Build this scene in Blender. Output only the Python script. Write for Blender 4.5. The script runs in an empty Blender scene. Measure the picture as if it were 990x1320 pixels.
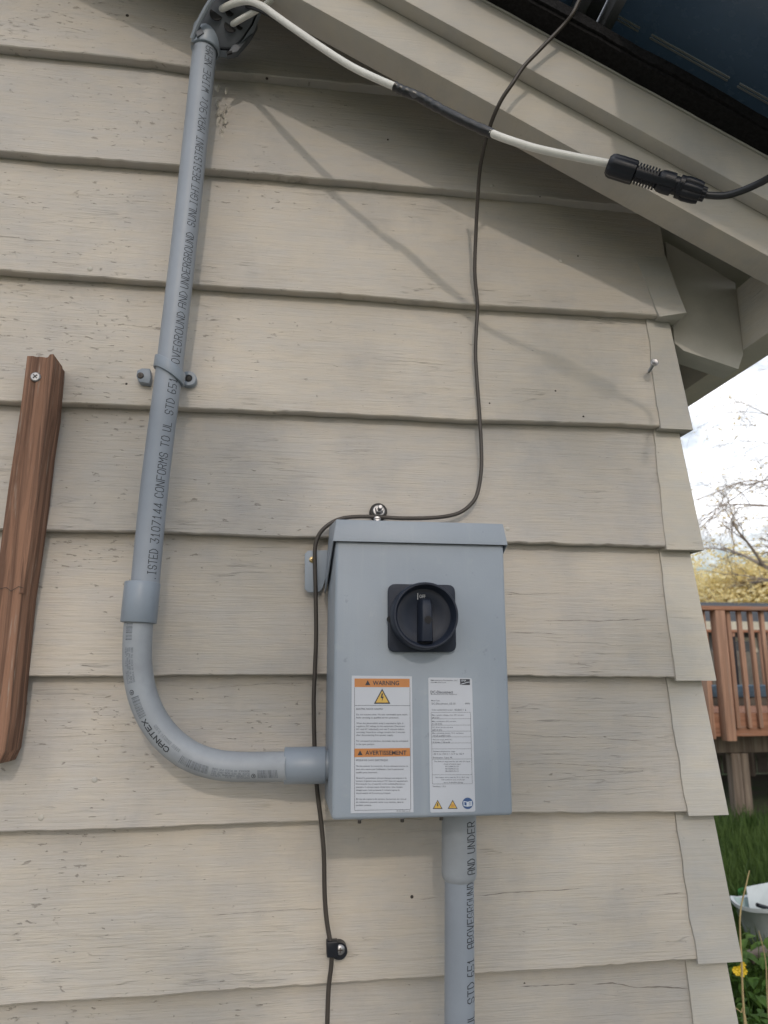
import bpy, bmesh, math, random
from mathutils import Vector, Matrix, noise as mnoise
R = math.radians
rnd = random.Random(7)
scn = bpy.context.scene
col = scn.collection

# ---------------------------------------------------------------- camera, world, sun, exposure
CAM = Vector((0.0, -0.95, 1.3)); PITCH, YAW, FPX = R(12.16), R(7.89), 950.0
cf = Vector((math.sin(YAW)*math.cos(PITCH), math.cos(YAW)*math.cos(PITCH), math.sin(PITCH)))
cr = Vector((math.cos(YAW), -math.sin(YAW), 0)); cu = cr.cross(cf)
cd = bpy.data.cameras.new('camera'); cam = bpy.data.objects.new('camera', cd); col.objects.link(cam)
cam.matrix_world = Matrix((( cr.x, cu.x, -cf.x, CAM.x), (cr.y, cu.y, -cf.y, CAM.y), (cr.z, cu.z, -cf.z, CAM.z), (0,0,0,1)))
cd.sensor_fit = 'VERTICAL'; cd.sensor_height = 36; cd.lens = 36*FPX/1320; cd.clip_start = .02; cd.clip_end = 1500
cd.dof.use_dof = True; cd.dof.focus_distance = .9; cd.dof.aperture_fstop = 10
scn.camera = cam
SUN_EL, SUN_AZ = R(27), R(2)          # azimuth measured from the wall normal, towards the left
w = bpy.data.worlds.new('World'); scn.world = w; w.use_nodes = True
nt = w.node_tree; nt.nodes.clear()
def wn(t, **k):
    n = nt.nodes.new(t)
    for a, b in k.items(): setattr(n, a, b)
    return n
sky = wn('ShaderNodeTexSky', sky_type='NISHITA', sun_disc=False, sun_elevation=SUN_EL, sun_rotation=R(180)+SUN_AZ, air_density=1.2, dust_density=2.0)
tc = wn('ShaderNodeTexCoord'); mp = wn('ShaderNodeMapping'); mp.inputs['Scale'].default_value = (1.2, 1.2, 3.2)
cn = wn('ShaderNodeTexNoise'); cn.inputs['Scale'].default_value = 2.6; cn.inputs['Detail'].default_value = 8; cn.inputs['Roughness'].default_value = .58
rmp = wn('ShaderNodeValToRGB'); rmp.color_ramp.elements[0].position = .42; rmp.color_ramp.elements[1].position = .60
mx = wn('ShaderNodeMixRGB'); mx.inputs[2].default_value = (21.0, 21.5, 22.5, 1)
bg = wn('ShaderNodeBackground'); bg.inputs[1].default_value = .14
ow = wn('ShaderNodeOutputWorld')
nt.links.new(tc.outputs['Generated'], mp.inputs[0]); nt.links.new(mp.outputs[0], cn.inputs[0]); nt.links.new(cn.outputs[0], rmp.inputs[0])
nt.links.new(rmp.outputs[0], mx.inputs[0]); nt.links.new(sky.outputs[0], mx.inputs[1]); nt.links.new(mx.outputs[0], bg.inputs[0]); nt.links.new(bg.outputs[0], ow.inputs[0])
sl = bpy.data.lights.new('sun', 'SUN'); sun = bpy.data.objects.new('sun', sl); col.objects.link(sun)
sl.energy = 1.2; sl.angle = R(1.7); sl.color = (1, .88, .76)
sdir = Vector((-math.sin(SUN_AZ)*math.cos(SUN_EL), -math.cos(SUN_AZ)*math.cos(SUN_EL), math.sin(SUN_EL)))
sun.rotation_euler = sdir.to_track_quat('Z', 'Y').to_euler()
scn.view_settings.view_transform = 'Standard'; scn.view_settings.look = 'None'; scn.view_settings.exposure = -0.66; scn.view_settings.gamma = 1

def at(px, py, d):
    """a point of the place seen at photograph pixel (px, py), d metres in front of the wall"""
    v = cf*FPX + cr*(px-495) - cu*(py-660)
    return CAM + v*((.95-d)/v.y)

# ---------------------------------------------------------------- materials
MATS = {}
class NB:
    def __init__(s, name):
        s.m = bpy.data.materials.new(name); s.m.use_nodes = True; s.t = s.m.node_tree
        s.b = s.t.nodes['Principled BSDF']; s.out = s.t.nodes['Material Output']; MATS[name] = s.m
        s.tc = s.t.nodes.new('ShaderNodeTexCoord')
    def n(s, t, ins=None, **k):
        x = s.t.nodes.new(t)
        for a, b in k.items(): setattr(x, a, b)
        for a, b in (ins or {}).items():
            if hasattr(b, 'is_output'): s.t.links.new(b, x.inputs[a])
            else: x.inputs[a].default_value = b
        return x
    def coords(s, scale=(1,1,1), rot=(0,0,0), perobj=0, space='Object'):
        v = s.tc.outputs[space]
        if perobj:
            oi = s.n('ShaderNodeObjectInfo'); mm = s.n('ShaderNodeVectorMath', {0: oi.outputs['Random'], 1: (perobj, perobj*.7, perobj*1.3)}, operation='MULTIPLY')
            v = s.n('ShaderNodeVectorMath', {0: v, 1: mm.outputs[0]}, operation='ADD').outputs[0]
        return s.n('ShaderNodeMapping', {'Vector': v, 'Scale': scale, 'Rotation': rot}).outputs[0]
    def noise(s, vec, scale, detail=4, rough=.55, dist=0):
        return s.n('ShaderNodeTexNoise', {'Vector': vec, 'Scale': scale, 'Detail': detail, 'Roughness': rough, 'Distortion': dist}).outputs[0]
    def ramp(s, v, a, b, c0=(0,0,0,1), c1=(1,1,1,1)):
        x = s.n('ShaderNodeValToRGB', {0: v}); e = x.color_ramp.elements
        e[0].position = a; e[1].position = b; e[0].color = c0; e[1].color = c1
        return x.outputs[0]
    def mix(s, fac, a, b, mode='MIX'):
        x = s.n('ShaderNodeMixRGB', {0: fac}, blend_type=mode)
        for i, q in ((1, a), (2, b)):
            if hasattr(q, 'is_output'): s.t.links.new(q, x.inputs[i])
            else: x.inputs[i].default_value = (*q, 1) if len(q) == 3 else q
        return x.outputs[0]
    def math(s, op, a, b=0, clamp=False): return s.n('ShaderNodeMath', {0: a, 1: b}, operation=op, use_clamp=clamp).outputs[0]
    def bump(s, h, strength=.5, dist=.001, prev=None):
        ins = {'Height': h, 'Strength': strength, 'Distance': dist}
        if prev is not None: ins['Normal'] = prev
        return s.n('ShaderNodeBump', ins).outputs[0]
    def set(s, color=None, rough=None, normal=None, **k):
        for nm, v in (('Base Color', color), ('Roughness', rough), ('Normal', normal)):
            if v is None: continue
            if hasattr(v, 'is_output'): s.t.links.new(v, s.b.inputs[nm])
            else: s.b.inputs[nm].default_value = (*v, 1) if nm == 'Base Color' else v
        for a, b in k.items(): s.b.inputs[a.replace('_', ' ')].default_value = b
        return s.m

def painted_wood(name, base, flake=1.0, grain=1.0):
    n = NB(name)
    big = n.noise(n.coords((1,1,1), perobj=9), 3.5, 4, .6)
    mid = n.noise(n.coords((3,3,9), perobj=9), 6, 5, .6)
    c = n.mix(n.ramp(big, .35, .68), tuple(x*.91 for x in base), tuple(x*1.06 for x in base))
    c = n.mix(n.ramp(mid, .38, .66), c, n.mix(1, c, (.93,.96,1.02), 'MULTIPLY'))
    weather_shade = n.noise(n.coords((1.4,1.4,1.0), perobj=5), 5, 6, .65)  # blue-grey weathering, with soft tree shade painted into the colour too
    c = n.mix(n.math('MULTIPLY', n.ramp(weather_shade, .50, .72), .55), c, (base[0]*.66, base[1]*.70, base[2]*.80))
    oi = n.n('ShaderNodeObjectInfo'); c = n.mix(1, c, n.ramp(oi.outputs['Random'], 0, 1, (.93,.94,.96,1), (1.04,1.03,1.01,1)), 'MULTIPLY')
    # long grain, rowed along the board
    g1 = n.noise(n.coords((9,9,230), perobj=7), 1, 5, .62, .35)
    g2 = n.noise(n.coords((30,30,620), perobj=3), 1, 3, .6, .2)
    # cracks through the paint: thin ridges of a stretched noise, in patches
    cvec = n.coords((7,7,120), perobj=11)
    cr_ = n.noise(cvec, 1, 3, .5, .25)
    ridge = n.math('SUBTRACT', 1, n.math('MULTIPLY', n.math('ABSOLUTE', n.math('SUBTRACT', cr_, .5)), 55, ), True)
    brk = n.ramp(n.noise(n.coords((16,16,60), perobj=13), 1, 3, .6), .50, .60)
    patch = n.ramp(n.noise(n.coords((2,2,5), perobj=4), 1.7, 3, .6), .48, .64)
    crack = n.math('MULTIPLY', n.math('MULTIPLY', ridge, brk), patch)
    # chips where the paint has come off
    ch = n.noise(n.coords((75,75,230), perobj=6), 1, 3, .6, .4)
    xg = n.n('ShaderNodeSeparateXYZ', {0: n.tc.outputs['Object']}).outputs[0]
    left = n.n('ShaderNodeMapRange', {0: xg, 1: .35, 2: -.25, 3: 0.0, 4: 1.0}).outputs[0]
    amt = n.math('ADD', n.math('MULTIPLY', n.ramp(n.noise(n.coords((1.5,1.5,3), perobj=8), 3, 3, .6), .42, .66), .062), n.math('MULTIPLY', left, .068))
    chip = n.ramp(n.math('ADD', ch, n.math('MULTIPLY', amt, flake)), .748, .785)
    c = n.mix(n.math('MULTIPLY', crack, .42*grain), c, (.17,.155,.14))
    c = n.mix(n.math('MULTIPLY', chip, .55), c, (.20,.18,.155))
    spk = n.ramp(n.noise(n.coords((160,160,200), perobj=2), 1, 2, .5), .74, .79)
    c = n.mix(n.math('MULTIPLY', spk, .35), c, (.2,.19,.18))
    fine = n.ramp(g2, .30, .50, (1,1,1,1), (0,0,0,1)); fm = n.math('MULTIPLY', n.math('MULTIPLY', fine, n.ramp(n.noise(n.coords((2.5,2.5,9), perobj=15), 1.5, 3, .6), .46, .70)), .26*grain)
    c = n.mix(fm, c, (.25,.235,.22))
    h = n.math('ADD', n.math('MULTIPLY', g1, 1.5*grain), n.math('MULTIPLY', g2, .8*grain))
    h = n.math('SUBTRACT', h, n.math('MULTIPLY', crack, .9*grain)); h = n.math('SUBTRACT', h, n.math('MULTIPLY', chip, .7))
    h = n.math('ADD', h, n.math('MULTIPLY', n.noise(n.coords((60,60,90)), 1, 3), .35)); h = n.math('ADD', h, n.math('MULTIPLY', n.noise(n.coords((9,9,14), perobj=5), 1, 4), 1.2))
    return n.set(c, .62, n.bump(h, .8, .0011), Specular_IOR_Level=.3)
WALL = (.520, .477, .420)
painted_wood('siding_paint', WALL, 1.0, 1.0)
painted_wood('cap_paint', (.525,.492,.432), .35, .45)
painted_wood('rake_paint', (.535,.492,.425), .35, .35)

def simple(name, color, rough=.5, metal=0, var=.08, vs=20, bump=.0, bs=200, spec=.5, perobj=0, dark=None):
    n = NB(name); v = n.coords(perobj=perobj)
    a = n.noise(v, vs, 5, .6)
    c = n.mix(n.ramp(a, .3, .7), tuple(x*(1-var) for x in color), tuple(min(1, x*(1+var)) for x in color))
    if dark: c = n.mix(n.math('MULTIPLY', n.ramp(n.noise(v, dark[0], 6, .65, .3), dark[1], dark[1]+.12), dark[2]), c, dark[3])
    nm = n.bump(n.noise(v, bs, 3, .6), .6, bump) if bump else None
    r = n.math('ADD', n.math('MULTIPLY', n.noise(v, vs*2.3, 3), .16), rough-.08)
    return n.set(c, r, nm, Metallic=metal, Specular_IOR_Level=spec)
simple('pvc_grey', (.272,.306,.358), .46, var=.07, vs=14, bump=.0001, bs=300, dark=(26, .62, .25, (.17,.18,.20)))
simple('pvc_fitting', (.245,.288,.345), .40, var=.06, vs=20, bump=.0001, bs=260, dark=(30, .6, .22, (.17,.18,.2)))
simple('pvc_weathered', (.30,.328,.365), .5, var=.10, vs=22, bump=.0001, bs=300, dark=(18, .55, .3, (.2,.21,.23)))
simple('weatherhead_pvc', (.10,.11,.13), .6, var=.15, vs=25, bump=.0002, bs=200)
simple('hole_black', (.01,.01,.012), .8)
n = NB('enclosure_paint'); v = n.coords()
c = n.mix(n.ramp(n.noise(v, 6, 5, .6), .3, .7), (.252,.293,.350), (.290,.336,.394))
c = n.mix(n.math('MULTIPLY', n.ramp(n.noise(n.coords((60,60,3.5)), 1, 5, .65), .55, .78), .22), c, (.40,.43,.45))
c = n.mix(n.math('MULTIPLY', n.ramp(n.noise(n.coords((1,1,1.3)), 28, 6, .7, .6), .60, .74), .20), c, (.40,.42,.42))
c = n.mix(n.math('MULTIPLY', n.ramp(n.noise(n.coords((1,1,1)), 90, 3, .6), .68, .74), .3), c, (.12,.14,.16))
n.set(c, n.ramp(n.noise(v, 12, 5, .7), .3, .7, (.36,.36,.36,1), (.54,.54,.54,1)), n.bump(n.math('ADD', n.noise(v, 700, 2), n.math('MULTIPLY', n.noise(v, 9, 2), 1.6)), .6, .0002))
simple('black_plastic', (.011,.013,.019), .38, var=.15, vs=40, bump=.00008, bs=600, spec=.35)
simple('knob_plastic', (.018,.024,.040), .5, var=.12, vs=40, bump=.00008, bs=500, spec=.3)
simple('brown_cable_jacket', (.050,.042,.036), .48, var=.15, vs=60)
simple('white_cable_jacket', (.66,.66,.63), .42, var=.07, vs=40, dark=(60, .58, .35, (.3,.28,.24)))
simple('black_tape', (.006,.007,.011), .33, var=.3, vs=90, bump=.0006, bs=160, spec=.7)
simple('black_cable_jacket', (.014,.016,.020), .4)
simple('zinc_steel', (.36,.36,.37), .42, 1, var=.2, vs=120, bump=.0001, bs=400)
simple('dark_steel', (.10,.09,.085), .5, .6, var=.3, vs=200)
simple('dark_rubber', (.03,.028,.027), .7, var=.2, vs=80)
simple('brass_screw', (.55,.42,.22), .35, 1, var=.15, vs=200)
simple('label_white', (.46,.49,.55), .38, var=.025, vs=25)
simple('label_print', (.03,.033,.045), .5)
simple('label_faint_print', (.085,.095,.12), .5)
simple('label_orange', (.46,.19,.06), .42, var=.05, vs=60)
simple('label_yellow', (.55,.36,.08), .42, var=.05, vs=60)
simple('label_blue', (.035,.085,.22), .42, var=.05, vs=60)
simple('label_white_print', (.5,.55,.62), .4)
simple('pipe_print', (.035,.04,.05), .6, var=.3, vs=300)
simple('pipe_faint_print', (.15,.17,.20), .6, var=.3, vs=300)
simple('handle_mark', (.35,.37,.4), .5)
simple('asphalt_shingle', (.012,.0115,.012), .9, var=.5, vs=200, bump=.002, bs=350, spec=.15)
simple('soffit_paint', (.52,.50,.46), .7, var=.1, vs=12, bump=.0005, bs=60)
simple('panel_frame', (.33,.34,.36), .38, .8, var=.06, vs=30)
simple('ribbon', (.42,.42,.44), .5)
simple('caulk', (.50,.49,.45), .4, var=.1, vs=60)
simple('crack_dark', (.19,.17,.15), .9)
simple('hole_dark', (.05,.04,.035), .9)
simple('foundation_concrete', (.30,.29,.27), .9, var=.15, vs=12, bump=.001, bs=80)
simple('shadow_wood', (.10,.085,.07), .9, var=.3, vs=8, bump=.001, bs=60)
simple('fence_grey', (.16,.145,.125), .85, var=.25, vs=9, bump=.001, bs=60, perobj=5)
simple('tub_plastic', (.55,.60,.63), .38, var=.08, vs=9, dark=(14, .55, .3, (.35,.36,.36)))
simple('tub_inner', (.40,.50,.50), .45, var=.08, vs=9, dark=(14, .55, .4, (.28,.3,.28)))
simple('green_plastic', (.07,.28,.09), .4)
simple('far_siding', (.20,.20,.205), .8, var=.1, vs=2)
simple('far_roof', (.06,.065,.075), .9, var=.2, vs=3)
simple('far_trim', (.62,.58,.48), .7)
simple('far_glass', (.03,.035,.04), .15)
simple('blue_fabric', (.06,.10,.14), .8, var=.2, vs=8)
simple('cream_plastic', (.55,.52,.38), .5)
simple('bark', (.085,.068,.052), .9, var=.3, vs=14, bump=.004, bs=40)
simple('twig_bark', (.33,.28,.24), .9, var=.3, vs=14)
simple('dry_stalk', (.42,.33,.17), .8, var=.2, vs=40)
simple('flower_yellow', (.75,.52,.02), .6)
simple('soil', (.07,.055,.04), .95, var=.3, vs=6, bump=.01, bs=30)

def leafy(name, a, b, trans=.25):
    n = NB(name); v = n.coords()
    c = n.mix(n.ramp(n.noise(v, 1.6, 4, .7), .35, .65), a, b)
    c = n.mix(n.ramp(n.noise(v, 23, 2, .6), .3, .7), n.mix(1, c, (.75,.75,.75), 'MULTIPLY'), n.mix(1, c, (1.25,1.2,1.1), 'MULTIPLY'))
    n.set(c, .6, None, Specular_IOR_Level=.2)
    tr = n.n('ShaderNodeBsdfTranslucent', {'Color': c}); mxs = n.n('ShaderNodeMixShader', {0: trans, 1: n.b.outputs[0], 2: tr.outputs[0]})
    n.t.links.new(mxs.outputs[0], n.out.inputs[0])
leafy('grass_blade', (.045,.09,.022), (.085,.14,.04))
leafy('weed_leaf', (.05,.115,.02), (.11,.19,.04))
leafy('blossom_leaf', (.82,.74,.40), (.93,.86,.60), .45)
leafy('blossom_pale', (.75,.58,.22), (.70,.58,.33), .4)
leafy('shrub_leaf', (.03,.065,.018), (.06,.10,.03))
leafy('yard_leaf', (.05,.09,.03), (.09,.12,.04))

n = NB('ground_soil_grass'); v = n.coords()
c = n.mix(n.ramp(n.noise(v, 1.2, 6, .7), .4, .6), (.045,.085,.018), (.075,.065,.04))
n.set(c, .95, n.bump(n.noise(v, 25, 6, .7), .8, .03))

def raw_wood(name, base, dark, gs=1.0, vert=True, wear=(.30,.28,.25), wearamt=.5, bd=.0015):
    n = NB(name)
    s = (70*gs, 70*gs, 2.2*gs) if vert else (2.2*gs, 70*gs, 70*gs)
    g = n.noise(n.coords(s, perobj=3), 1, 6, .65, .9)
    c = n.mix(n.ramp(g, .42, .57), dark, base)
    c = n.mix(n.math('MULTIPLY', n.ramp(n.noise(n.coords((160*gs,160*gs,9*gs) if vert else (9*gs,160*gs,160*gs), perobj=2), 1, 4, .6), .60, .70), wearamt), c, wear)
    c = n.mix(n.math('MULTIPLY', n.ramp(n.noise(n.coords(perobj=4), 4, 4, .6), .4, .7), .4), c, tuple(x*.6 for x in base))
    return n.set(c, .82, n.bump(g, .9, bd), Specular_IOR_Level=.25)
raw_wood('stake_wood', (.31,.175,.118), (.14,.08,.057), 1.5, wear=(.38,.33,.28), wearamt=.7, bd=.004)
raw_wood('stake_end_grain', (.23,.15,.10), (.12,.07,.05), 1)
raw_wood('deck_wood', (.42,.25,.175), (.28,.165,.115), .3)
raw_wood('deck_wood_long', (.38,.195,.125), (.27,.135,.085), .3, False)
raw_wood('grey_post_wood', (.25,.205,.165), (.14,.11,.09), .3)

# cells of the solar module seen from below
n = NB('module_backsheet'); v = n.coords()
c = n.mix(n.ramp(n.noise(v, 5, 3), .3, .7), (.07,.105,.16), (.11,.15,.21))
n.set(c, n.ramp(n.noise(v, 60, 4), .3, .7, (.20,.20,.20,1), (.30,.30,.30,1)), n.bump(n.noise(v, 260, 3), .4, .00015), Specular_IOR_Level=.6)
# a glass-glass module lets some daylight through
tr = n.n('ShaderNodeBsdfTranslucent', {'Color': (.50,.68,.84,1)}); mxs = n.n('ShaderNodeMixShader', {0: .11, 1: n.b.outputs[0], 2: tr.outputs[0]}); n.t.links.new(mxs.outputs[0], n.out.inputs[0])

# ---------------------------------------------------------------- mesh helpers
def tag(o, label=None, cat=None, group=None, kind=None):
    if label: o['label'] = label
    if cat: o['category'] = cat
    if group: o['group'] = group
    if kind: o['kind'] = kind
    return o
def empty(name, loc=(0,0,0)):
    o = bpy.data.objects.new(name, None); col.objects.link(o); o.location = loc; o.empty_display_size = .05
    return o
def link(name, me, mat, parent=None, smooth=False):
    o = bpy.data.objects.new(name, me); col.objects.link(o)
    if mat: me.materials.append(MATS[mat])
    if smooth: me.shade_smooth()
    if parent is not None:
        o.parent = parent; o.matrix_parent_inverse = Matrix.Translation(-Vector(parent_world(parent)))
    return o
def parent_world(p):
    # every Empty carries only a location; meshes are built in world coordinates
    return p.location if p.type == 'EMPTY' else Vector((0,0,0))
class MB:
    def __init__(s): s.v = []; s.f = []
    def add(s, vs, fs):
        b = len(s.v); s.v += [tuple(v) for v in vs]; s.f += [tuple(b+i for i in f) for f in fs]; return s
    def box(s, x0, x1, y0, y1, z0, z1):
        return s.add([(x0,y0,z0),(x1,y0,z0),(x1,y1,z0),(x0,y1,z0),(x0,y0,z1),(x1,y0,z1),(x1,y1,z1),(x0,y1,z1)],
                     [(0,3,2,1),(4,5,6,7),(0,1,5,4),(1,2,6,5),(2,3,7,6),(3,0,4,7)])
    def prism(s, pts, off):
        """outline pts (3D, any winding) swept by the vector off"""
        n = len(pts); off = Vector(off)
        vs = [Vector(p) for p in pts] + [Vector(p)+off for p in pts]
        return s.add(vs, [tuple(range(n)), tuple(range(2*n-1, n-1, -1))] + [(i, i+n, (i+1) % n+n, (i+1) % n) for i in range(n)])
    def tube(s, pts, r, seg=12, caps=True):
        pts = [Vector(p) for p in pts]; m = len(pts); rr = r if isinstance(r, (list, tuple)) else [r]*m
        T = [(pts[min(i+1, m-1)]-pts[max(i-1, 0)]).normalized() for i in range(m)]
        u = T[0].orthogonal().normalized(); vs = []
        for i in range(m):
            u = (u - T[i]*u.dot(T[i])).normalized(); w_ = T[i].cross(u)
            for k in range(seg):
                a = 2*math.pi*k/seg; vs.append(pts[i]+(u*math.cos(a)+w_*math.sin(a))*rr[i])
        fs = [(i*seg+k, i*seg+(k+1) % seg, (i+1)*seg+(k+1) % seg, (i+1)*seg+k) for i in range(m-1) for k in range(seg)]
        if caps: fs += [tuple(range(seg-1, -1, -1)), tuple((m-1)*seg+k for k in range(seg))]
        return s.add(vs, fs)
    def lathe(s, prof, o, ax, seg=32, caps=True):
        """prof: (distance along ax, radius)"""
        o = Vector(o); ax = Vector(ax).normalized(); u = ax.orthogonal().normalized(); w_ = ax.cross(u)
        vs = [o+ax*t+(u*math.cos(2*math.pi*k/seg)+w_*math.sin(2*math.pi*k/seg))*r for t, r in prof for k in range(seg)]
        m = len(prof)
        fs = [(i*seg+k, i*seg+(k+1) % seg, (i+1)*seg+(k+1) % seg, (i+1)*seg+k) for i in range(m-1) for k in range(seg)]
        if caps: fs += [tuple(range(seg-1, -1, -1)), tuple((m-1)*seg+k for k in range(seg))]
        return s.add(vs, fs)
    def build(s, name, mat, parent=None, smooth=False, bevel=0, segs=2, angle=40):
        me = bpy.data.meshes.new(name); me.from_pydata(s.v, [], s.f)
        bm = bmesh.new(); bm.from_mesh(me)
        bmesh.ops.recalc_face_normals(bm, faces=bm.faces)
        if bevel:
            es = [e for e in bm.edges if len(e.link_faces) == 2 and e.calc_face_angle(0) > R(30)]
            bmesh.ops.bevel(bm, geom=es, offset=bevel, segments=segs, affect='EDGES', clamp_overlap=True, profile=.5)
        bm.to_mesh(me); bm.free()
        if smooth or bevel:
            me.shade_smooth()
            try: me.set_sharp_from_angle(angle=R(angle))
            except Exception: pass
        return link(name, me, mat, parent)
def smoothpath(P, n=8):
    """Catmull-Rom through the points"""
    P = [Vector(p) for p in P]; out = []
    for i in range(len(P)-1):
        a, b, c, d = P[max(i-1, 0)], P[i], P[i+1], P[min(i+2, len(P)-1)]
        for k in range(n):
            t = k/n; out.append(.5*((2*b)+(c-a)*t+(2*a-5*b+4*c-d)*t*t+(3*b-a-3*c+d)*t**3))
    out.append(P[-1]); return out
def interp(x, xs, ys):
    if x <= xs[0]: return ys[0]+(ys[1]-ys[0])/(xs[1]-xs[0])*(x-xs[0])
    if x >= xs[-1]: return ys[-1]+(ys[-1]-ys[-2])/(xs[-1]-xs[-2])*(x-xs[-1])
    for i in range(len(xs)-1):
        if x <= xs[i+1]: return ys[i]+(ys[i+1]-ys[i])*(x-xs[i])/(xs[i+1]-xs[i])
def nz(x, y, z=0): return mnoise.noise(Vector((x, y, z)))

# ================================================================ THE HOUSE
house = tag(empty('house', (0,0,0)), 'beige house with lapped painted siding, mitred corner caps and sloping rake boards', 'house')
T = .017                                   # thickness of a siding board's lower edge
EDGE = {1:[(0,58),(100,68),(200,78),(260,89),(460,108)], 2:[(0,194),(60,200),(200,210),(260,217),(460,233),(600,246),(700,254),(790,264)],
 3:[(0,348),(200,362),(260,367),(460,380),(600,392),(800,403)], 4:[(0,517),(190,523),(230,525),(430,533),(600,541),(800,546),(850,549)],
 5:[(50,683),(175,685),(230,687),(430,693),(645,699),(840,704)], 6:[(20,871),(160,872),(250,870),(420,870),(655,871),(870,873)],
 7:[(0,1072),(200,1067),(250,1064),(420,1058),(662,1048),(870,1047)], 8:[(0,1296),(200,1284),(250,1280),(450,1267),(620,1255),(700,1251),(890,1237)]}
EW = {k: ([at(x, y, 0).x for x, y in v], [at(x, y, 0).z for x, y in v]) for k, v in EDGE.items()}
def ez(k, x):
    """height of the lower edge of course k at x"""
    if k in EW:
        xs, zs = EW[k]
        if x < xs[0]: return zs[0]+.25*(zs[1]-zs[0])/(xs[1]-xs[0])*max(x-xs[0], -.4)
        if x > xs[-1]: return zs[-1]
        return interp(x, xs, zs)
    if k > 8: return ez(8, x)-.1755*(k-8)
    return ez(1, x)+.1755*(1-k)
RIDGE = -1.9; XC = .584; XL = 2*RIDGE-XC; YB = 5.0
def zroof(x, c=2.15): return c-.51*((x if x > RIDGE else 2*RIDGE-x)-.3)
def board_mesh(k, xa, xb, nx, nzr=7):
    vs, fs = [], []
    for i in range(nx+1):
        x = xa+(xb-xa)*i/nx
        zb, zt = ez(k, x), ez(k-1, x)
        rag = .0007*nz(x*60, k*9.1)+.0010*nz(x*22, k*3.3)+.0007*max(0, nz(x*140, k*5.7)-.25)*4
        wav = .0012*nz(x*3.1, k*7.7)
        prof = [(T+.003, zb+rag+.0005), (.0014+wav, zb+rag-.0002), (wav, zb+rag+.0012)]
        for j in range(1, nzr+1):
            t = j/nzr; prof.append((T*t*1.0+wav*(1-t)+.0006*nz(x*9, t*3+k*5), zb+(zt-zb)*t))
        prof.append((T*1.14, zt+(zt-zb)*.14))
        lim = zroof(x, 2.146)
        for y, z in prof: vs.append((x, y, min(z, lim)))
    m = nzr+4
    for i in range(nx):
        for j in range(m-1):
            q = (i*m+j, i*m+j+1, (i+1)*m+j+1, (i+1)*m+j)
            zz = [vs[a][2]-zroof(vs[a][0], 2.146) for a in q]
            if max(abs(a) for a in zz) < 1e-6: continue
            fs.append(q)
    return vs, fs
for k in range(-6, 14):
    if k < 1:
        # gable boards above the frame, cut off by the rake
        if ez(k, RIDGE) > zroof(RIDGE, 2.14): continue
    xb = XC-.013
    vs, fs = board_mesh(k, XL+.013, xb, 620 if 1 <= k <= 9 else 160)
    if not fs: continue
    mb = MB(); mb.v, mb.f = vs, fs
    b = mb.build('siding_board', 'siding_paint', house, smooth=False)
    b.data.shade_smooth()
    try: b.data.set_sharp_from_angle(angle=R(35))
    except Exception: pass
# flank wall boards facing +x, and their twins on the far left
for k in range(1, 14):
    zb, zt = ez(k, .58), ez(k-1, .58)
    if k < 3: continue
    for sgn, X in ((1, XC), (-1, XL)):
        vs = [(X-sgn*.02, y, z) for y in (.05, YB) for z in (zb,)]
        mb = MB(); mb.prism([(X, .0485, zb), (X-sgn*T, .0485, zt), (X-sgn*T*1.1, .0485, zt+.02), (X-sgn*.030, .0485, zt+.02), (X-sgn*.030, .0485, zb)], (0, YB-.0485, 0))
        mb.build('siding_board', 'siding_paint', house)
# corner caps: folded paint-covered metal over each lap
CAPS = {3:((820,318),(848,405)), 4:((840,412),(850,549)), 5:((851,560),(857,706)), 6:((858,716),(870,874)), 7:((866,884),(886,1054)), 8:((878,1062),(898,1245)), 9:((892,1250),(905,1420))}
def cap(k, far=False):
    mb = MB(); N = 14; rows = []
    if k in CAPS:
        (ax, ay), (bx, by) = CAPS[k]; A, B = at(ax, ay, 0), at(bx, by, 0); xa, xb_ = A.x, B.x
    else: xa, xb_ = .535, .537
    zb, zt = ez(k, .57)-.0045, ez(k-1, .57)
    if k == 3: zt = min(zt, zroof(.575, 2.02)+.06)
    for i in range(N+1):
        t = i/N; z = zb+(zt-zb)*t
        xl = xb_+(xa-xb_)*t+.0025*nz(t*5, k*3.1)+.0012*nz(t*19, k)
        y = T*t-(.0045 if k == 3 else .0030); xr = XC-.0125*t
        fl = .010*(1-t)**1.5 if k == 3 else .0
        rows.append([(xl, y+.0045, z), (xl, y, z), (xr-.0012, y-fl, z+(.004*(1-t) if k == 3 else 0)), (xr, y+.0012-fl, z+(.004*(1-t) if k == 3 else 0)), (xr, y+.055, z), (xr-.004, y+.055, z), (xr-.0035, y+.0055, z)])
    m = len(rows[0])
    vs = [p for r_ in rows for p in r_]
    if far: vs = [(2*RIDGE-p[0], p[1], p[2]) for p in vs]
    fs = [(i*m+j, i*m+(j+1) % m, (i+1)*m+(j+1) % m, (i+1)*m+j) for i in range(N) for j in range(m)]
    fs += [tuple(range(m)), tuple(N*m+j for j in range(m))]
    # closed soffit of the cap, bridging to the course below
    mb.add(vs, fs)
    x0, x1 = (xb_+.0015, XC-.003) if not far else (XL+.003, 2*RIDGE-xb_-.0015)
    mb.box(x0, x1, .0010, .0215, zb+.0010, zb+.006)
    return mb.build('corner_cap', 'cap_paint', house, bevel=0)
for k in range(3, 14): cap(k)
for k in range(3, 14): cap(k, True)
MB().box(XL+.02, XC-.035, .03, YB, .0, ez(13, 0)+.005).build('foundation', 'foundation_concrete', house)
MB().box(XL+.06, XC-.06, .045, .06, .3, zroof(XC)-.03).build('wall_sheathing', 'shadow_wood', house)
MB().box(XL+.0, XC-.0, YB, YB+.03, .2, 1.95).build('rear_wall', 'siding_paint', house)

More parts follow.
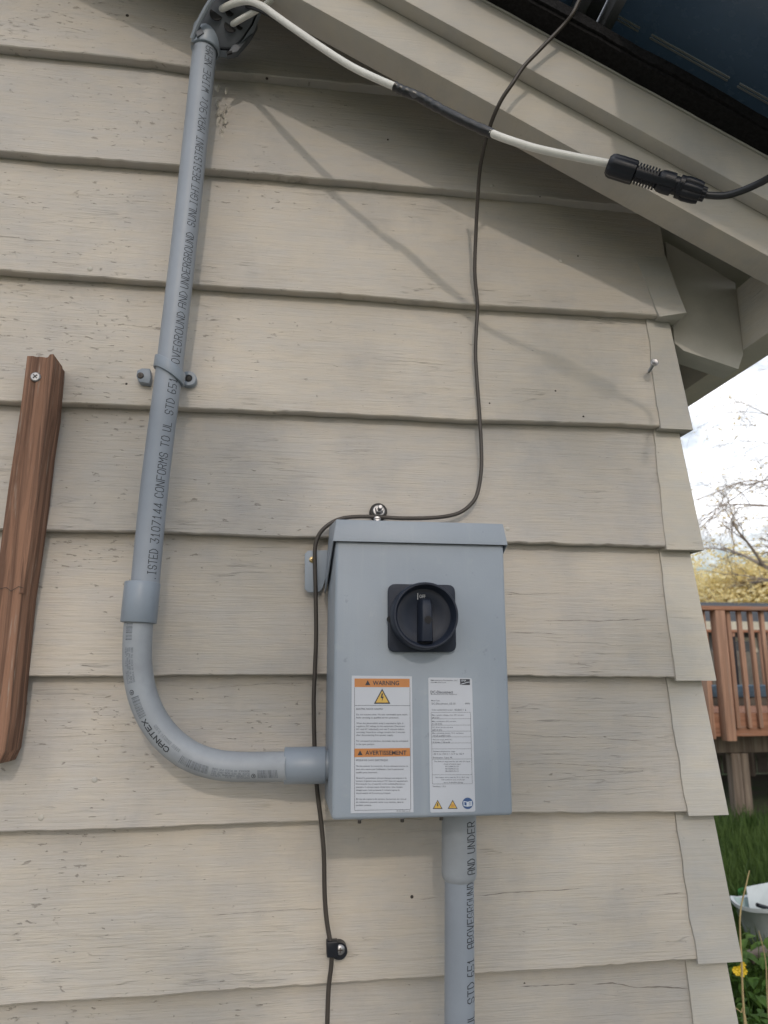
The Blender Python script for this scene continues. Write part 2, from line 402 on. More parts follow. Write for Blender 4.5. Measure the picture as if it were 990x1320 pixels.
# rake boards and roof (two slopes; the right one is in the photograph)
XE = .755                                   # outer face of the eave board
def rake(c0, c1, y0, y1, xe, name, mat, par=house, rag=0, far=False, nseg=60):
    mb = MB(); vs = []
    for i in range(nseg+1):
        x = RIDGE+(xe-RIDGE)*i/nseg
        dy = rag*(nz(x*14, c0*7)+.6*nz(x*55, 3)) if rag else 0.0005*nz(x*7, c0*9)
        dz = rag*.25*nz(x*30, 8) if rag else .0006*nz(x*5, c1*9)
        X = 2*RIDGE-x if far else x
        z0, z1 = zroof(x, c0), zroof(x, c1)
        vs += [(X, y0+dy, z0+dz), (X, y1, z0+dz), (X, y1, z1+dz), (X, y0+dy, z1+dz)]
    fs = [(i*4+j, i*4+(j+1) % 4, (i+1)*4+(j+1) % 4, (i+1)*4+j) for i in range(nseg) for j in range(4)]+[(0,1,2,3),(nseg*4+3,nseg*4+2,nseg*4+1,nseg*4)]
    mb.add(vs, fs)
    return mb.build(name, mat, par, bevel=0 if rag else .0012, segs=2)
roof = None
for far in (False, True):
    rake(2.019, 2.1495, -.130, -.083, XE, 'rake_board', 'rake_paint', far=far)
    rake(2.081, 2.1490, -.154, -.1305, XE+.004, 'rake_trim', 'rake_paint', far=far)
    rd = rake(2.1515, 2.166, -.155, YB+.2, XE+.02, 'roof', 'soffit_paint', far=far)
    rake(2.1528, 2.158, -.184, -.1555, XE+.02, 'shingle_edge', 'asphalt_shingle', rd, rag=.004, far=far, nseg=260)
    rake(2.1585, 2.169, -.188, -.150, XE+.03, 'shingle_edge', 'asphalt_shingle', rd, rag=.006, far=far, nseg=260)
    rake(2.1695, 2.180, -.184, YB+.22, XE+.03, 'shingle_layer', 'asphalt_shingle', rd, rag=.004, far=far, nseg=120)
# eave board along the low edge, seen from inside, and the rafter tail beside the corner
zE = zroof(XE, 2.019)
for far in (False, True):
    a, b = (.700, .752) if not far else (2*RIDGE-.752, 2*RIDGE-.700)
    MB().box(a, b, -.0825, YB, zE+.001, zE+.105).build('eave_board', 'rake_paint', house, bevel=.001)
def tail(y0, px=None):
    pts = [(.586, 1.985), (.660, 1.945), (.699, 1.922), (.699, 1.800), (.688, 1.775), (.600, 1.800), (.586, 1.812)]
    MB().prism([(x, y0, z-.02) for x, z in pts], (0, .04, 0)).build('rafter_tail', 'soffit_paint', house, bevel=.0008)
tail(.030)
for i in range(1, 9): tail(.05+.58*i)
# frieze block filling behind the rake board next to the corner
MB().box(.604, .699, .071, .080, 1.80, 1.90).build('bird_block', 'soffit_paint', house)

# nail heads and nail holes
def disc(px, py, r, name, mat, parent, d=.0, h=.0008, seg=16):
    P = at(px, py, -.008); k = next(k for k in range(1, 12) if ez(k, P.x) < P.z)
    t = (P.z-ez(k, P.x))/(ez(k-1, P.x)-ez(k, P.x)); P = at(px, py, -T*t)
    return MB().lathe([(-.001, r), (h*.5, r), (h, r*.7)], P, (0, -1, 0), seg, True).build(name, mat, parent, smooth=True)
for px, py in ((122,1005*1),(634,240),(871,800),(884,983),(723,336),(53,1054),(900,1155),(853,373),(116,347),(526,880),(870,680),(654,682)):
    disc(px, py, .0034, 'nail_head', 'cap_paint', house, h=.0016)
for px, py, r in ((163,495,.0016),(752,537,.0016),(531,1156,.0020),(164,20,.0024),(631,520,.0014),(716,504,.0014),(344,101,.002),(676,1268,.0018),(696,253,.0015),(745,330,.0012),(500,180,.0014)):
    disc(px, py, r, 'nail_hole', 'hole_dark', house, h=.0005)
def surf(px, py):
    P = at(px, py, -.008)
    k = next(k for k in range(-2, 12) if ez(k, P.x) < P.z); t = (P.z-ez(k, P.x))/(ez(k-1, P.x)-ez(k, P.x)); return at(px, py, -T*t+.0006)
for ci, (pts, wd) in enumerate(((((668,1272),(690,1271),(706,1270),(735,1269),(748,1268)), 1.1), (((762,1269),(790,1267),(820,1273),(850,1272),(880,1274),(894,1274.5)), 1.5), (((618,1155),(650,1151),(690,1149),(725,1147),(754,1144.5)), .7),
      (((845,1154),(862,1152.5),(881,1150.5)), .9), (((700,800),(740,800),(770,800.5),(800,799),(838,798)), .7), (((655,815),(690,816),(720,817)), .7), (((272,1180),(320,1176),(370,1173),(415,1171)), .5), (((260,888),(330,882),(400,880)), .4),
      (((640,763),(680,766),(735,764)), .35), (((655,945),(700,949),(760,951),(830,955)), .4), (((660,985),(720,984),(790,989),(850,992)), .4), (((540,1160),(550,1158),(566,1157)), .8))):
    mb = MB(); L_ = []
    for (xa, ya), (xb, yb) in zip(pts, pts[1:]):
        n_ = max(2, int((xb-xa)/3))
        L_ += [(xa+(xb-xa)*i/n_, ya+(yb-ya)*i/n_) for i in range(n_)]
    L_.append(pts[-1]); vs = []
    for i, (x, y) in enumerate(L_):
        e = min(i, len(L_)-1-i); h_ = wd*.5*min(1, e/3)*max(.12, .7+.9*nz(x*.12, ci*7.3)); yy = y+.9*nz(x*.09, ci*3.1)
        vs += [surf(x, yy-h_), surf(x, yy+h_)]
    mb.add(vs, [(2*i, 2*i+1, 2*i+3, 2*i+2) for i in range(len(L_)-1)]); mb.build('crack', 'crack_dark', house)
# caulk smear beside the conduit
rnd2 = random.Random(3)
mb = MB()
for i in range(26):
    px, py = 283+rnd2.gauss(0, 4), 148+rnd2.gauss(0, 17); P = at(px, py, -.0045)
    a = rnd2.uniform(0, 3.1); L = rnd2.uniform(.002, .007); wdt = L*rnd2.uniform(.2, .5)
    u_ = Vector((math.cos(a)*.4, 0, 1)).normalized(); v_ = Vector((0, -1, 0)).cross(u_)
    ring = [P+u_*L*math.cos(q)+v_*wdt*math.sin(q)+Vector((0, .0022, 0)) for q in [2*math.pi*j/9 for j in range(9)]]
    mb.add(ring+[P+Vector((0, -.0005, 0))], [(j, (j+1) % 9, 9) for j in range(9)])
mb.build('caulk_smear', 'cap_paint', house, smooth=True)

# ================================================================ SOLAR MODULES
def zmod(x, c=2.25): return c-.51*(x-.3)
def module(x0, x1, y0, y1, label):
    o = tag(empty('solar_panel', (x0, y0, zmod(x0))), label, 'solar panel', 'solar panels over the roof edge')
    def slab(xa, xb, ya, yb, ca, cb):
        return MB().prism([(xa, ya, zmod(xa, ca)), (xb, ya, zmod(xb, ca)), (xb, ya, zmod(xb, cb)), (xa, ya, zmod(xa, cb))], (0, yb-ya, 0))
    slab(x0+.002, x1-.002, y0+.002, y1-.002, 2.250, 2.256).build('module_backsheet', 'module_backsheet', o)
    for a in ((x0, x0+.011, y0, y1), (x1-.011, x1, y0, y1), (x0+.0112, x1-.0112, y0, y0+.011), (x0+.0112, x1-.0112, y1-.011, y1)):
        slab(*a, 2.222, 2.2595).build('frame_rail', 'panel_frame', o, bevel=.0006)
    return o, slab
m1, _ = module(-.62, .388, -.195, 1.45, 'left solar panel at the top edge, set further back over the rake')
m2, slab2 = module(.414, .745, -.53, 1.12, 'right solar panel, dark blue underside with paired pale ribbons, overhanging the rake')
for xa, xb in ((.415+.01, .466), (.482, .592), (.606, .70), (.712, .733)):
    for yy in (-.155, -.150):
        slab2(xa, xb, yy-.0012, yy+.0012, 2.2485, 2.2499).build('ribbon', 'ribbon', m2)
for xa, xb in ((.426, .47), (.484, .594), (.608, .72)):
    for yy in (-.31, -.305):
        slab2(xa, xb, yy-.0012, yy+.0012, 2.2485, 2.2499).build('ribbon', 'ribbon', m2)
MB().prism([(.3895, -.19, zmod(.3895, 2.245)), (.4125, -.19, zmod(.4125, 2.245)), (.4125, -.19, zmod(.4125, 2.249)), (.3895, -.19, zmod(.3895, 2.249))], (0, 1.3, 0)).build('clamp_rail', 'panel_frame', m1)
for yy in (.25, .95):
    MB().prism([(-.6, yy, zmod(-.6, 2.181)), (.74, yy, zmod(.74, 2.181)), (.74, yy, zmod(.74, 2.221)), (-.6, yy, zmod(-.6, 2.221))], (0, .04, 0)).build('mounting_rail', 'panel_frame', m1)

# ================================================================ LETTERING (stroke letters wrapped on the pipes)
GL = {'A':'00 03.5 14 34 43.5 40|02 42', 'B':'00 04 34 43 32 02|32 41 30 00', 'C':'43 34 14 03 01 10 30 41', 'D':'00 04 24 42.5 41.5 20 00', 'E':'44 04 00 40|02 32',
 'F':'44 04 00|02 32', 'G':'43 34 14 03 01 10 30 41 42 22', 'H':'00 04|40 44|02 42', 'I':'14 34|24 20|10 30', 'J':'44 41 30 10 01', 'K':'00 04|44 02 40', 'L':'04 00 40',
 'M':'00 04 22 44 40', 'N':'00 04 40 44', 'O':'10 01 03 14 34 43 41 30 10', 'P':'00 04 34 43 32 02', 'Q':'10 01 03 14 34 43 41 30 10|22 40', 'R':'00 04 34 43 32 02|22 40',
 'S':'43 34 14 03 12 32 41 30 10 01', 'T':'04 44|24 20', 'U':'04 01 10 30 41 44', 'V':'04 20 44', 'W':'04 10 22 30 44', 'X':'00 44|04 40', 'Y':'04 22 44|22 20', 'Z':'04 44 00 40',
 '0':'10 01 03 14 34 43 41 30 10', '1':'13 24 20|10 30', '2':'03 14 34 43 42 00 40', '3':'04 44 22 42 41 30 10 01', '4':'30 34 01 41', '5':'44 04 02 32 41 30 00', '6':'34 14 02 01 10 30 41 32 02',
 '7':'04 44 10', '8':'10 01 12 32 43 34 14 03 12|32 41 30 10', '9':'42 12 03 14 34 43 41 30 10', '.':'20 20.3', 'c':'33 13 02 01 10 30', '-':'12 32'}
def glyph(ch):
    out = []
    for st in GL.get(ch, '').split('|'):
        pl = []
        for tok in st.split():
            x = float(tok[0]); rest = tok[1:]; y = float(rest)
            pl.append((x/4, y/4))
        if len(pl) > 1: out.append(pl)
    return out
def wrap_text(mb, text, surf, s0, s1, v0, v1, th):
    """strokes of text laid from s0 to s1 along the pipe (arc length), between heights v0 and v1; surf(s, v) -> point"""
    n = len(text); cw = (s1-s0)/(n-.3) if n > 1 else (s1-s0)
    for i, ch in enumerate(text):
        a = s0+cw*i; gw = cw*.7
        for pl in glyph(ch):
            for (xa, ya), (xb, yb) in zip(pl, pl[1:]):
                A = (a+gw*xa, v0+(v1-v0)*ya); B = (a+gw*xb, v0+(v1-v0)*yb)
                d = math.hypot((B[0]-A[0]), (B[1]-A[1])) or 1e-6
                ex, ey = (B[0]-A[0])/d*th*.5, (B[1]-A[1])/d*th*.5; nx_, ny_ = -ey, ex
                m = max(1, int(abs(B[1]-A[1])/.003)+int(d/.004))
                vs = []
                for j in range(m+1):
                    t = j/m; cx = A[0]-ex+(B[0]-A[0]+2*ex)*t; cy = A[1]-ey+(B[1]-A[1]+2*ey)*t
                    vs += [surf(cx+nx_, cy+ny_), surf(cx-nx_, cy-ny_)]
                mb.add(vs, [(2*j, 2*j+1, 2*j+3, 2*j+2) for j in range(m)])
def pipe_surface(P0, P1, rad, vdir_s=1):
    """surface coordinates of a straight pipe: s metres from P0 to P1, v arc metres round it from straight-out, +v to the text's top"""
    P0, P1 = Vector(P0), Vector(P1); ax = (P1-P0).normalized(); out = Vector((0,-1,0)); out = (out-ax*out.dot(ax)).normalized(); side = ax.cross(out)
    def f(s, v):
        r_ = rad(s) if callable(rad) else rad
        a = v/r_; return P0+ax*s+(out*math.cos(a)+side*math.sin(a))*(r_+.00012)
    return f

# ================================================================ UPPER CONDUIT
R1 = .0167; DC = .040
conduit = tag(empty('conduit', at(187, 748, DC)), 'long grey plastic conduit from the weatherhead, bending into the left side of the box', 'conduit', 'grey plastic conduits')
P_top, P_bot = at(265, 56, DC), at(185.5, 770, DC)
mid = at(219, 470, DC)
path = smoothpath([P_bot, at(200, 620, DC), mid, at(240, 290, DC), at(263, 72, DC), P_top], 10)
MB().tube(path, R1, 40).build('pipe', 'pvc_grey', conduit, smooth=True)
# the printed line on it: words between measured heights
cum = [0]
for a, b in zip(path, path[1:]): cum.append(cum[-1]+(b-a).length)
def bent_surface(path, cum, rad, lift=.00012):
    def f(s, v):
        i = max(0, min(len(path)-2, next((j for j in range(len(cum)-1) if cum[j+1] >= s), len(path)-2)))
        t = (s-cum[i])/(cum[i+1]-cum[i]); P = path[i].lerp(path[i+1], t)
        def tan(j): return (path[min(j+1, len(path)-1)]-path[max(j-1, 0)]).normalized()
        ax = tan(i).lerp(tan(i+1), t).normalized(); out = Vector((0,-1,0)); out = (out-ax*out.dot(ax)).normalized(); side = ax.cross(out)
        a = v/rad; return P+ax*s*0+(out*math.cos(a)+side*math.sin(a))*(rad+lift)
    return f
f1 = bent_surface(path, cum, R1)
def s_of_py(py):
    best = min(range(len(path)), key=lambda i: abs(pyx(path[i])[1]-py)); i = best
    a = pyx(path[i])[1]; j = i+1 if (py < a and i+1 < len(path)) else max(i-1, 0); b = pyx(path[j])[1]
    return cum[i]+(cum[j]-cum[i])*((py-a)/(b-a) if b != a else 0)
def pyx(P):
    v = P-CAM; return 495+FPX*v.dot(cr)/v.dot(cf), 660-FPX*v.dot(cu)/v.dot(cf)
# side = ax x out: ax up, out -y  ->  side = +x.  letters read upwards, their tops to the left (-x)
mb = MB()
for word, ya, yb in (('.ISTED',749,710),('3107144',702,651.5),('CONFORMS',644,587),('TO',579,566),('UL',559,548),('STD',538,518),('651',511,492),('ABOVEGROUND',488,408),
                     ('AND',402,382),('UNDERGROUND',377,307),('SUNLIGHT',298,246),('RESISTANT',241,185),('MAX',178,158),('90',154,141),('c',137,133),('WIRE',127,99),('NEMA',93,70)):
    wrap_text(mb, word, lambda s, v: f1(s, -v), s_of_py(ya), s_of_py(yb), -.0150, -.0045, .00095)
mb.build('lettering', 'pipe_print', conduit)
# coupling and elbow
ca, cb = at(178.5, 803, DC), at(184, 751, DC); cax = (cb-ca)
L = cax.length
MB().lathe([(0, R1+.001), (0, .0202), (.001, .0208), (L-.001, .0208), (L, .0202), (L, R1+.001)], ca, cax, 40, False).build('coupling', 'pvc_fitting', conduit, smooth=False, bevel=0).data.shade_smooth()
elbow_px = [(182,780),(178.5,806),(177,835),(177.5,862),(183.5,895),(196,925),(216,952),(243,973),(272,984),(300,988),(335,988.5),(372,988)]
epath = smoothpath([at(x, y, DC+(.012 if x > 360 else .004*(x-177)/180)) for x, y in elbow_px], 6)
MB().tube(epath, R1, 40).build('elbow', 'pvc_weathered', conduit, smooth=True)
e0, e1_ = at(366.5, 987, DC+.006), at(419.5, 986, DC+.008); L = (e1_-e0).length
MB().lathe([(0, R1+.001), (0, .0200), (.001, .0206), (L-.001, .0206), (L, .0200), (L, R1-.002)], e0, e1_-e0, 40, False).build('coupling', 'pvc_fitting', conduit).data.shade_smooth()
MB().tube([e1_-Vector((.004,0,0)), e1_+Vector((.018,0,0))], .0168, 32).build('box_adapter', 'pvc_fitting', conduit, smooth=True)
# elbow print: built from the low end back to the top, tops of the letters outward
ep = list(reversed(epath)); ec = [0]
for a, b in zip(ep, ep[1:]): ec.append(ec[-1]+(b-a).length)
fe = bent_surface(ep, ec, R1)
def s_of(px, py): return ec[min(range(len(ep)), key=lambda i: (pyx(ep[i])[0]-px)**2+(pyx(ep[i])[1]-py)**2)]
# ax points left/up; out -y; side = ax x out: for ax=-x: (-x)x(-y)=+z -> +v is up/inward, text tops are outward (-v)
mb = MB(); mf = MB()
rb = random.Random(5)
def bars(mb, sa, sb, va, vb):
    s = sa; sg = 1 if sb > sa else -1
    while (sb-s)*sg > 0:
        wd = rb.choice((.0004,.0004,.0008,.0013)); q = [fe(s+(wd if k in (1,2) else 0)*sg, va+(vb-va)*(j/3)) for j in range(4) for k in (0, 1)]
        mb.add(q, [(2*j, 2*j+1, 2*j+3, 2*j+2) for j in range(3)]); s += sg*(wd+rb.choice((.0004,.0006,.0009)))
s362, s348 = s_of(364, 988), s_of(337, 988)
bars(mf, s362, s348, -.0115, -.0015)
bars(mf, s_of(273, 985), s_of(240, 972), -.0110, -.0015)
bars(mf, s_of(195, 922), s_of(184, 893), -.0110, -.0015)
bars(mf, s_of(177, 826), s_of(178, 808), -.0120, -.0035)
for row, v in enumerate((-.0028, -.0058, -.0085, -.011)):
    wrap_text(mf, ('SCHEDULE 40 RIGID PVC CONDUIT','ELBOW 90 DEG SUNLIGHT RES','UL LISTED CONFORMS TO 651','MADE IN USA')[row][:26], lambda s, v_: fe(s, -v_), s_of(320, 988), s_of(277, 986), -v-.0009, -v+.0009, .00035)
    wrap_text(mf, ('SCHEDULE 40 RIGID PVC CONDUIT','ELBOW 90 DEG SUNLIGHT RES','UL LISTED CONFORMS TO 651','MADE IN USA')[row][:26], lambda s, v_: fe(s, -v_), s_of(180, 880), s_of(177, 836), -v-.0009, -v+.0009, .00035)
for row in range(2):
    wrap_text(mf, 'RIGID CONDUIT ELBOW', lambda s, v_: fe(s, -v_), s_of(232, 967), s_of(203, 936), -.0005-.002*row, .0009-.002*row, .0003)
for cpx, cpy in ((331, 988), (182, 889)):
    s0 = s_of(cpx, cpy)
    for q in range(14):
        a0, a1 = 2*math.pi*q/14, 2*math.pi*(q+1)/14
        mb.add([fe(s0+r_*math.cos(a), -.0085+r_*math.sin(a)) for a in (a0, a1) for r_ in (.0022, .0029)], [(0,1,3,2)])
    wrap_text(mb, 'UL', lambda s, v_: fe(s, -v_), s0-.001, s0+.0012, .0075, .0095, .0005)
wrap_text(mb, 'CANTEX', lambda s, v: fe(s, -v), s_of(226, 961), s_of(195, 922)-.0035, .0042, .0098, .0013)
mf.build('faint_lettering', 'pipe_faint_print', conduit); mb.build('lettering', 'pipe_print', conduit)

# strap around the conduit: band, foot with a hole on the right
sax = (at(224, 430, DC)-at(212, 520, DC)).normalized(); sc = at(218.5, 478, DC)
tilt = (sax+Vector((.30, .30, 0))*.95).normalized()
strap = tag(empty('conduit_strap', sc), 'grey plastic strap looped round the long conduit, half way up', 'pipe strap')
mb = MB(); hw = .0078
u_ = Vector((1,0,0)); u_ = (u_-sax*u_.dot(sax)).normalized(); w_ = sax.cross(u_)   # w_ towards +y or -y
if w_.y > 0: w_ = -w_
ring = []
for i in range(33):
    a = R(-35)+R(250)*i/32
    d_ = u_*math.cos(a)+w_*math.sin(a)
    c_ = sc+d_*0+sax*(-.024*math.cos(a)*.42)
    for rr, hh in ((R1+.0003, -hw), (R1+.0036, -hw), (R1+.0036, hw), (R1+.0003, hw)): ring.append(c_+d_*rr+sax*hh)
mb.add(ring, [(i*4+j, i*4+(j+1) % 4, (i+1)*4+(j+1) % 4, (i+1)*4+j) for i in range(32) for j in range(4)]+[(0,1,2,3),(131,130,129,128)])
mb.build('band', 'pvc_fitting', strap, bevel=.0006)
ear = at(243, 488, .006)
MB().lathe([(-.012, .0105), (0, .0105), (.0012, .0095), (.0012, .0052), (-.003, .0050)], ear, (0,-1,.0), 28, True).build('foot', 'pvc_fitting', strap, smooth=False)
MB().lathe([(-.001, .0042), (.0005, .0042), (.0012, .003)], ear, (0,-1,0), 20).build('screw_head', 'dark_rubber', strap, smooth=True)
blk = tag(empty('mounting_block', at(184.5, 484.5, .0)), 'small grey plastic block with a round screw, left of the strapped conduit', 'fixing')
A = [at(x, y, .009) for x, y in ((177,477),(183,474.5),(193.5,475),(194.5,486),(192.5,494.5),(179,492),(175.5,485))]
MB().prism(A, (0, .019, 0)).build('block', 'pvc_fitting', blk, bevel=.001)
sP = at(181, 484, .0095)
MB().lathe([(-.002, .0042), (.0006, .0042), (.0015, .0030)], sP, (0,-1,0), 24).build('screw_head', 'dark_steel', blk, smooth=True)
MB().box(sP.x-.0018, sP.x+.0018, sP.y-.00165, sP.y-.001, sP.z-.0004, sP.z+.0004).box(sP.x-.0004, sP.x+.0004, sP.y-.0017, sP.y-.001, sP.z-.0018, sP.z+.0018).build('screw_slot', 'hole_dark', blk)

# ================================================================ WEATHERHEAD
wh = tag(empty('weatherhead', at(265, 60, DC)), 'dark grey plastic weatherhead cap on top of the long conduit, white cables leaving its holes', 'weatherhead')
wa, wb = at(264.5, 66, DC), at(268, 44, DC)
ax = (wb-wa).normalized()
MB().lathe([(0, R1+.0008), (0, .0196), (.0015, .0203), (.020, .0206), (.035, .0212), (.035, .004)], wa, ax, 40, False).build('collar', 'pvc_fitting', wh).data.shade_smooth()
# hood: shell behind, slanted face plate with cable holes in front
plate_px = [(250,44),(259,24),(272,2),(286,-14),(312,-22),(332,-14),(334,6),(324,30),(309,52),(299,62),(276,60),(258,56)]
def pd(px, py): return .050+.00060*(52-py)+.00015*(px-280)
plate = [at(x, y, pd(x, y)) for x, y in plate_px]
cen = sum(plate, Vector())/len(plate)
pn = Vector((.25, -.80, -.55)).normalized()
MB().prism([p for p in plate], Vector((-.1, .9, .25)).normalized()*.005).build('face_plate', 'weatherhead_pvc', wh, bevel=.0012)
mb = MB(); m = len(plate); rings = []
for t, sc_, back in ((0, 1.07, .003), (.5, 1.10, .020), (.8, .95, .038), (1, .5, .050)):
    rings.append([cen+(p-cen)*sc_+Vector((0, .9, .35)).normalized()*back for p in plate])
vs = [p for r_ in rings for p in r_]
mb.add(vs, [(i*m+j, i*m+(j+1) % m, (i+1)*m+(j+1) % m, (i+1)*m+j) for i in range(3) for j in range(m)]+[tuple(3*m+j for j in range(m))])
mb.build('hood', 'pvc_fitting', wh, bevel=.001)
# rim flange down the left, clip and screw ear on the right
rim = smoothpath([at(x, y, pd(x, y)+.007) for x, y in ((248,50),(254,34),(263,16),(272,1),(284,-14),(300,-24))], 5)
MB().tube(rim, .0036, 8).build('rim', 'pvc_grey', wh, smooth=True)
MB().prism([at(x, y, .062) for x, y in ((251,36),(258,33),(263,42),(254,47))], (0, .012, 0)).build('clip', 'weatherhead_pvc', wh, bevel=.0008)
MB().prism([at(x, y, .050) for x, y in ((300,58),(322,32),(332,30),(322,48),(306,66),(292,70))], (0, .010, 0)).build('screw_ear', 'weatherhead_pvc', wh, bevel=.001)
MB().prism([at(x, y, .0512) for x, y in ((292,66.5),(299,65),(299.5,67.5),(293,69.5))], (0, .003, 0)).build('slot', 'hole_black', wh)
MB().tube([at(247.5, 56, .050), at(247.5, 56, .058)], .0022, 10).build('screw_head', 'zinc_steel', wh, smooth=True)
for x, y, r_ in ((278.5,18,.0088),(297,34,.0085),(296,15,.006),(309,34,.0045),(300,-4,.008)):
    P = at(x, y, pd(x, y)+.0004)
    MB().lathe([(-.001, r_), (.0004, r_)], P, (.15, -.93, -.2), 24).build('cable_hole', 'hole_black', wh)

# ================================================================ CABLES
def cable(name, pts, r, mat, label, cat, seg=14, parent=None, n=8, group=None):
    P = smoothpath([at(x, y, d) for x, y, d in pts], n)
    o = MB().tube(P, r, seg).build(name, mat, parent, smooth=True)
    if label: tag(o, label, cat, group)
    return o
wc = tag(empty('white_cable', at(512, 112, .16)), 'long white cable with a black taped splice, hanging from the weatherhead to the black connector', 'cable', 'cables hanging along the rake boards')
WPTS = [(277,22,.045),(281,16,.062),(289,10,.078),(303,4,.09),(320,1.5,.10),(338,8,.11),(355,20,.118),(374,33.5,.126),(414,61,.14),(450,84,.15),(480,99,.16),(512,113,.170)]
cable('jacket', WPTS, .0046, 'white_cable_jacket', None, None, parent=wc)
cable('jacket', [(632,171,.205),(652,179,.21),(690,191,.22),(735,201,.23),(786,211,.24)], .0046, 'white_cable_jacket', None, None, parent=wc)
# tape: lumpy wrap with torn flaps
TP = smoothpath([at(x, y, d) for x, y, d in ((508,111,.170),(520,117,.172),(540,125,.176),(556,134,.18),(580,147,.188),(606,160,.196),(636,173,.205))], 9)
rr = [.0060+.0011*nz(i*.33, 3)+.0002*math.sin(i*1.3) for i in range(len(TP))]
rr[0] = .0046; rr[-1] = .0048
MB().tube(TP, rr, 14).build('electrical_tape', 'black_tape', wc, smooth=True)
F = [at(x, y, .180) for x, y in ((526,119),(536,121),(542,118),(540,125),(532,127))]
MB().prism(F, (0, .0008, .0005)).build('tape_flap', 'hole_black', wc)
cable('white_cable', [(295,37,.045),(299,32,.062),(310,25,.078),(326,16,.09),(342,6,.10),(356,-6,.108),(375,-22,.115),(400,-45,.12)], .0040, 'white_cable_jacket',
      'short white cable leaving the lower weatherhead hole and rising behind the long one', 'cable', group='cables hanging along the rake boards')
cable('black_cable', [(318,8,.090),(334,13,.102),(352,22,.110),(374,37,.118),(395,51.5,.126),(416,65,.134),(440,80,.142),(464,93.5,.15),(490,105.5,.158),(509,114,.166)], .0028, 'black_cable_jacket',
      'thin black cable tucked under the long white cable from the weatherhead to the tape', 'cable', group='cables hanging along the rake boards')
cable('brown_cable', [(770,-30,.21),(756,-12,.20),(746,2,.195),(738,18,.19),(724,35,.18),(693,67,.172),(675,86,.168),(661,107,.164),(648,126,.155),(638,146,.142),(630,168,.118),(624,190,.098),(618.5,220,.070),(615.5,260,.045),(613.5,300,.028),
    (612,351,.014),(615.5,394,.006),(614,425,.005),(613,458,.005),(615.5,500,.0055),(618,533,.006),(620.5,580,.008),(620,610,.009),(615,637,.010),(606,651,.011),(592,661,.012),(572,666,.012),(545,668,.012),(515,668,.012),(490,666.5,.011),(462,666,.011),(440,668.5,.012),
    (424,676,.012),(412,688,.011),(406.5,704,.010),(406,725,.009),(407,770,.008),(407.5,820,.007),(406,860,.005),(404.5,900,.005),(405,945,.006),(406.5,985,.006),(409,1020,.005),(414,1060,.005),(417.5,1100,.006),(418.5,1150,.006),(421,1185,.006),(426,1215,.008),(427.5,1226,.009),(427,1245,.007),
    (424,1270,.006),(422.5,1300,.005),(422,1340,.006),(424,1420,.006),(424,1560,.008),(425,1800,.008),(425,2150,.008),(425,2700,.010)], .00265, 'brown_cable_jacket', 'thin brown cable running from the roof down the wall past the box', 'cable', n=7)
cable('black_cable', [(903,249.5,.262),(915,252,.265),(935,252,.272),(955,246.5,.282),(975,238,.295),(992,229,.31),(1010,218,.33),(1040,190,.37),(1075,140,.42),(1100,80,.45)], .0040, 'black_cable_jacket',
      'thick black cable leaving the connector at the right edge of the photo', 'cable', group='cables hanging along the rake boards')
# connector pair
cn_ = tag(empty('cable_connector', at(842, 230, .25)), 'black ribbed plug connector joining the white cable to the black cable', 'connector')
c0, c1 = at(783, 212, .240), at(909, 251, .263); cax = (c1-c0); CL = cax.length; cax.normalize()
def cs(px): return (px-783)/(909-783)*CL
def lobed(prof, lobes, depth, seg=48):
    prof = [(t, q*1.09) for t, q in prof]; o = c0; u = cax.orthogonal().normalized(); w2 = cax.cross(u); mb = MB()
    vs = []
    for t, r_ in prof:
        for k in range(seg):
            a = 2*math.pi*k/seg; q = r_*(1-depth*(.5+.5*math.cos(a*lobes))**3); vs.append(o+cax*t+(u*math.cos(a)+w2*math.sin(a))*q)
    m = len(prof)
    mb.add(vs, [(i*seg+k, i*seg+(k+1) % seg, (i+1)*seg+(k+1) % seg, (i+1)*seg+k) for i in range(m-1) for k in range(seg)]+[tuple(range(seg-1,-1,-1)), tuple((m-1)*seg+k for k in range(seg))])
    return mb
lobed([(cs(783), .0085), (cs(786), .0115), (cs(790), .0125), (cs(812), .0125), (cs(818), .0122), (cs(819.5), .0105)], 6, .10).build('cable_nut', 'black_plastic', cn_, smooth=True)
pr_ = [(cs(818), .0085)]
MB().lathe([(cs(818), .0086), (cs(850), .0086)], c0, cax, 32).build('plug_body', 'black_plastic', cn_, smooth=True)
for i in range(7):
    a = cs(821+i*3.9); MB().lathe([(a, .0084), (a+.0002, .0120), (a+.0022, .0120), (a+.0022, .0084)], c0, cax, 28, False).build('rib', 'black_plastic', cn_)
ld = (CAM-(c0+cax*CL*.5)); ld = (ld-cax*ld.dot(cax)).normalized(); ls_ = cax.cross(ld)
for o1, o2, hw_, hh_ in ((820, 872, .0040, .0126), (872, 878, .0052, .0132)):
    a, b = c0+cax*cs(o1), c0+cax*cs(o2)
    MB().prism([a+ld*hh_+ls_*hw_, b+ld*hh_+ls_*hw_, b+ld*hh_-ls_*hw_, a+ld*hh_-ls_*hw_], ld*-.006).build('latch', 'black_plastic', cn_, bevel=.0010)
lobed([(cs(846), .0080), (cs(851), .0112), (cs(856), .0121), (cs(868), .0121), (cs(868.5), .0098), (cs(874), .0098), (cs(874.5), .0124), (cs(880), .0124)], 4, .10).build('socket_body', 'black_plastic', cn_, smooth=False)
lobed([(cs(880), .0118), (cs(884), .0128), (cs(897), .0122), (cs(903), .0110), (cs(903.5), .0078), (cs(909), .0074), (cs(909.5), .0050)], 8, .14).build('cable_nut', 'black_plastic', cn_, smooth=True)

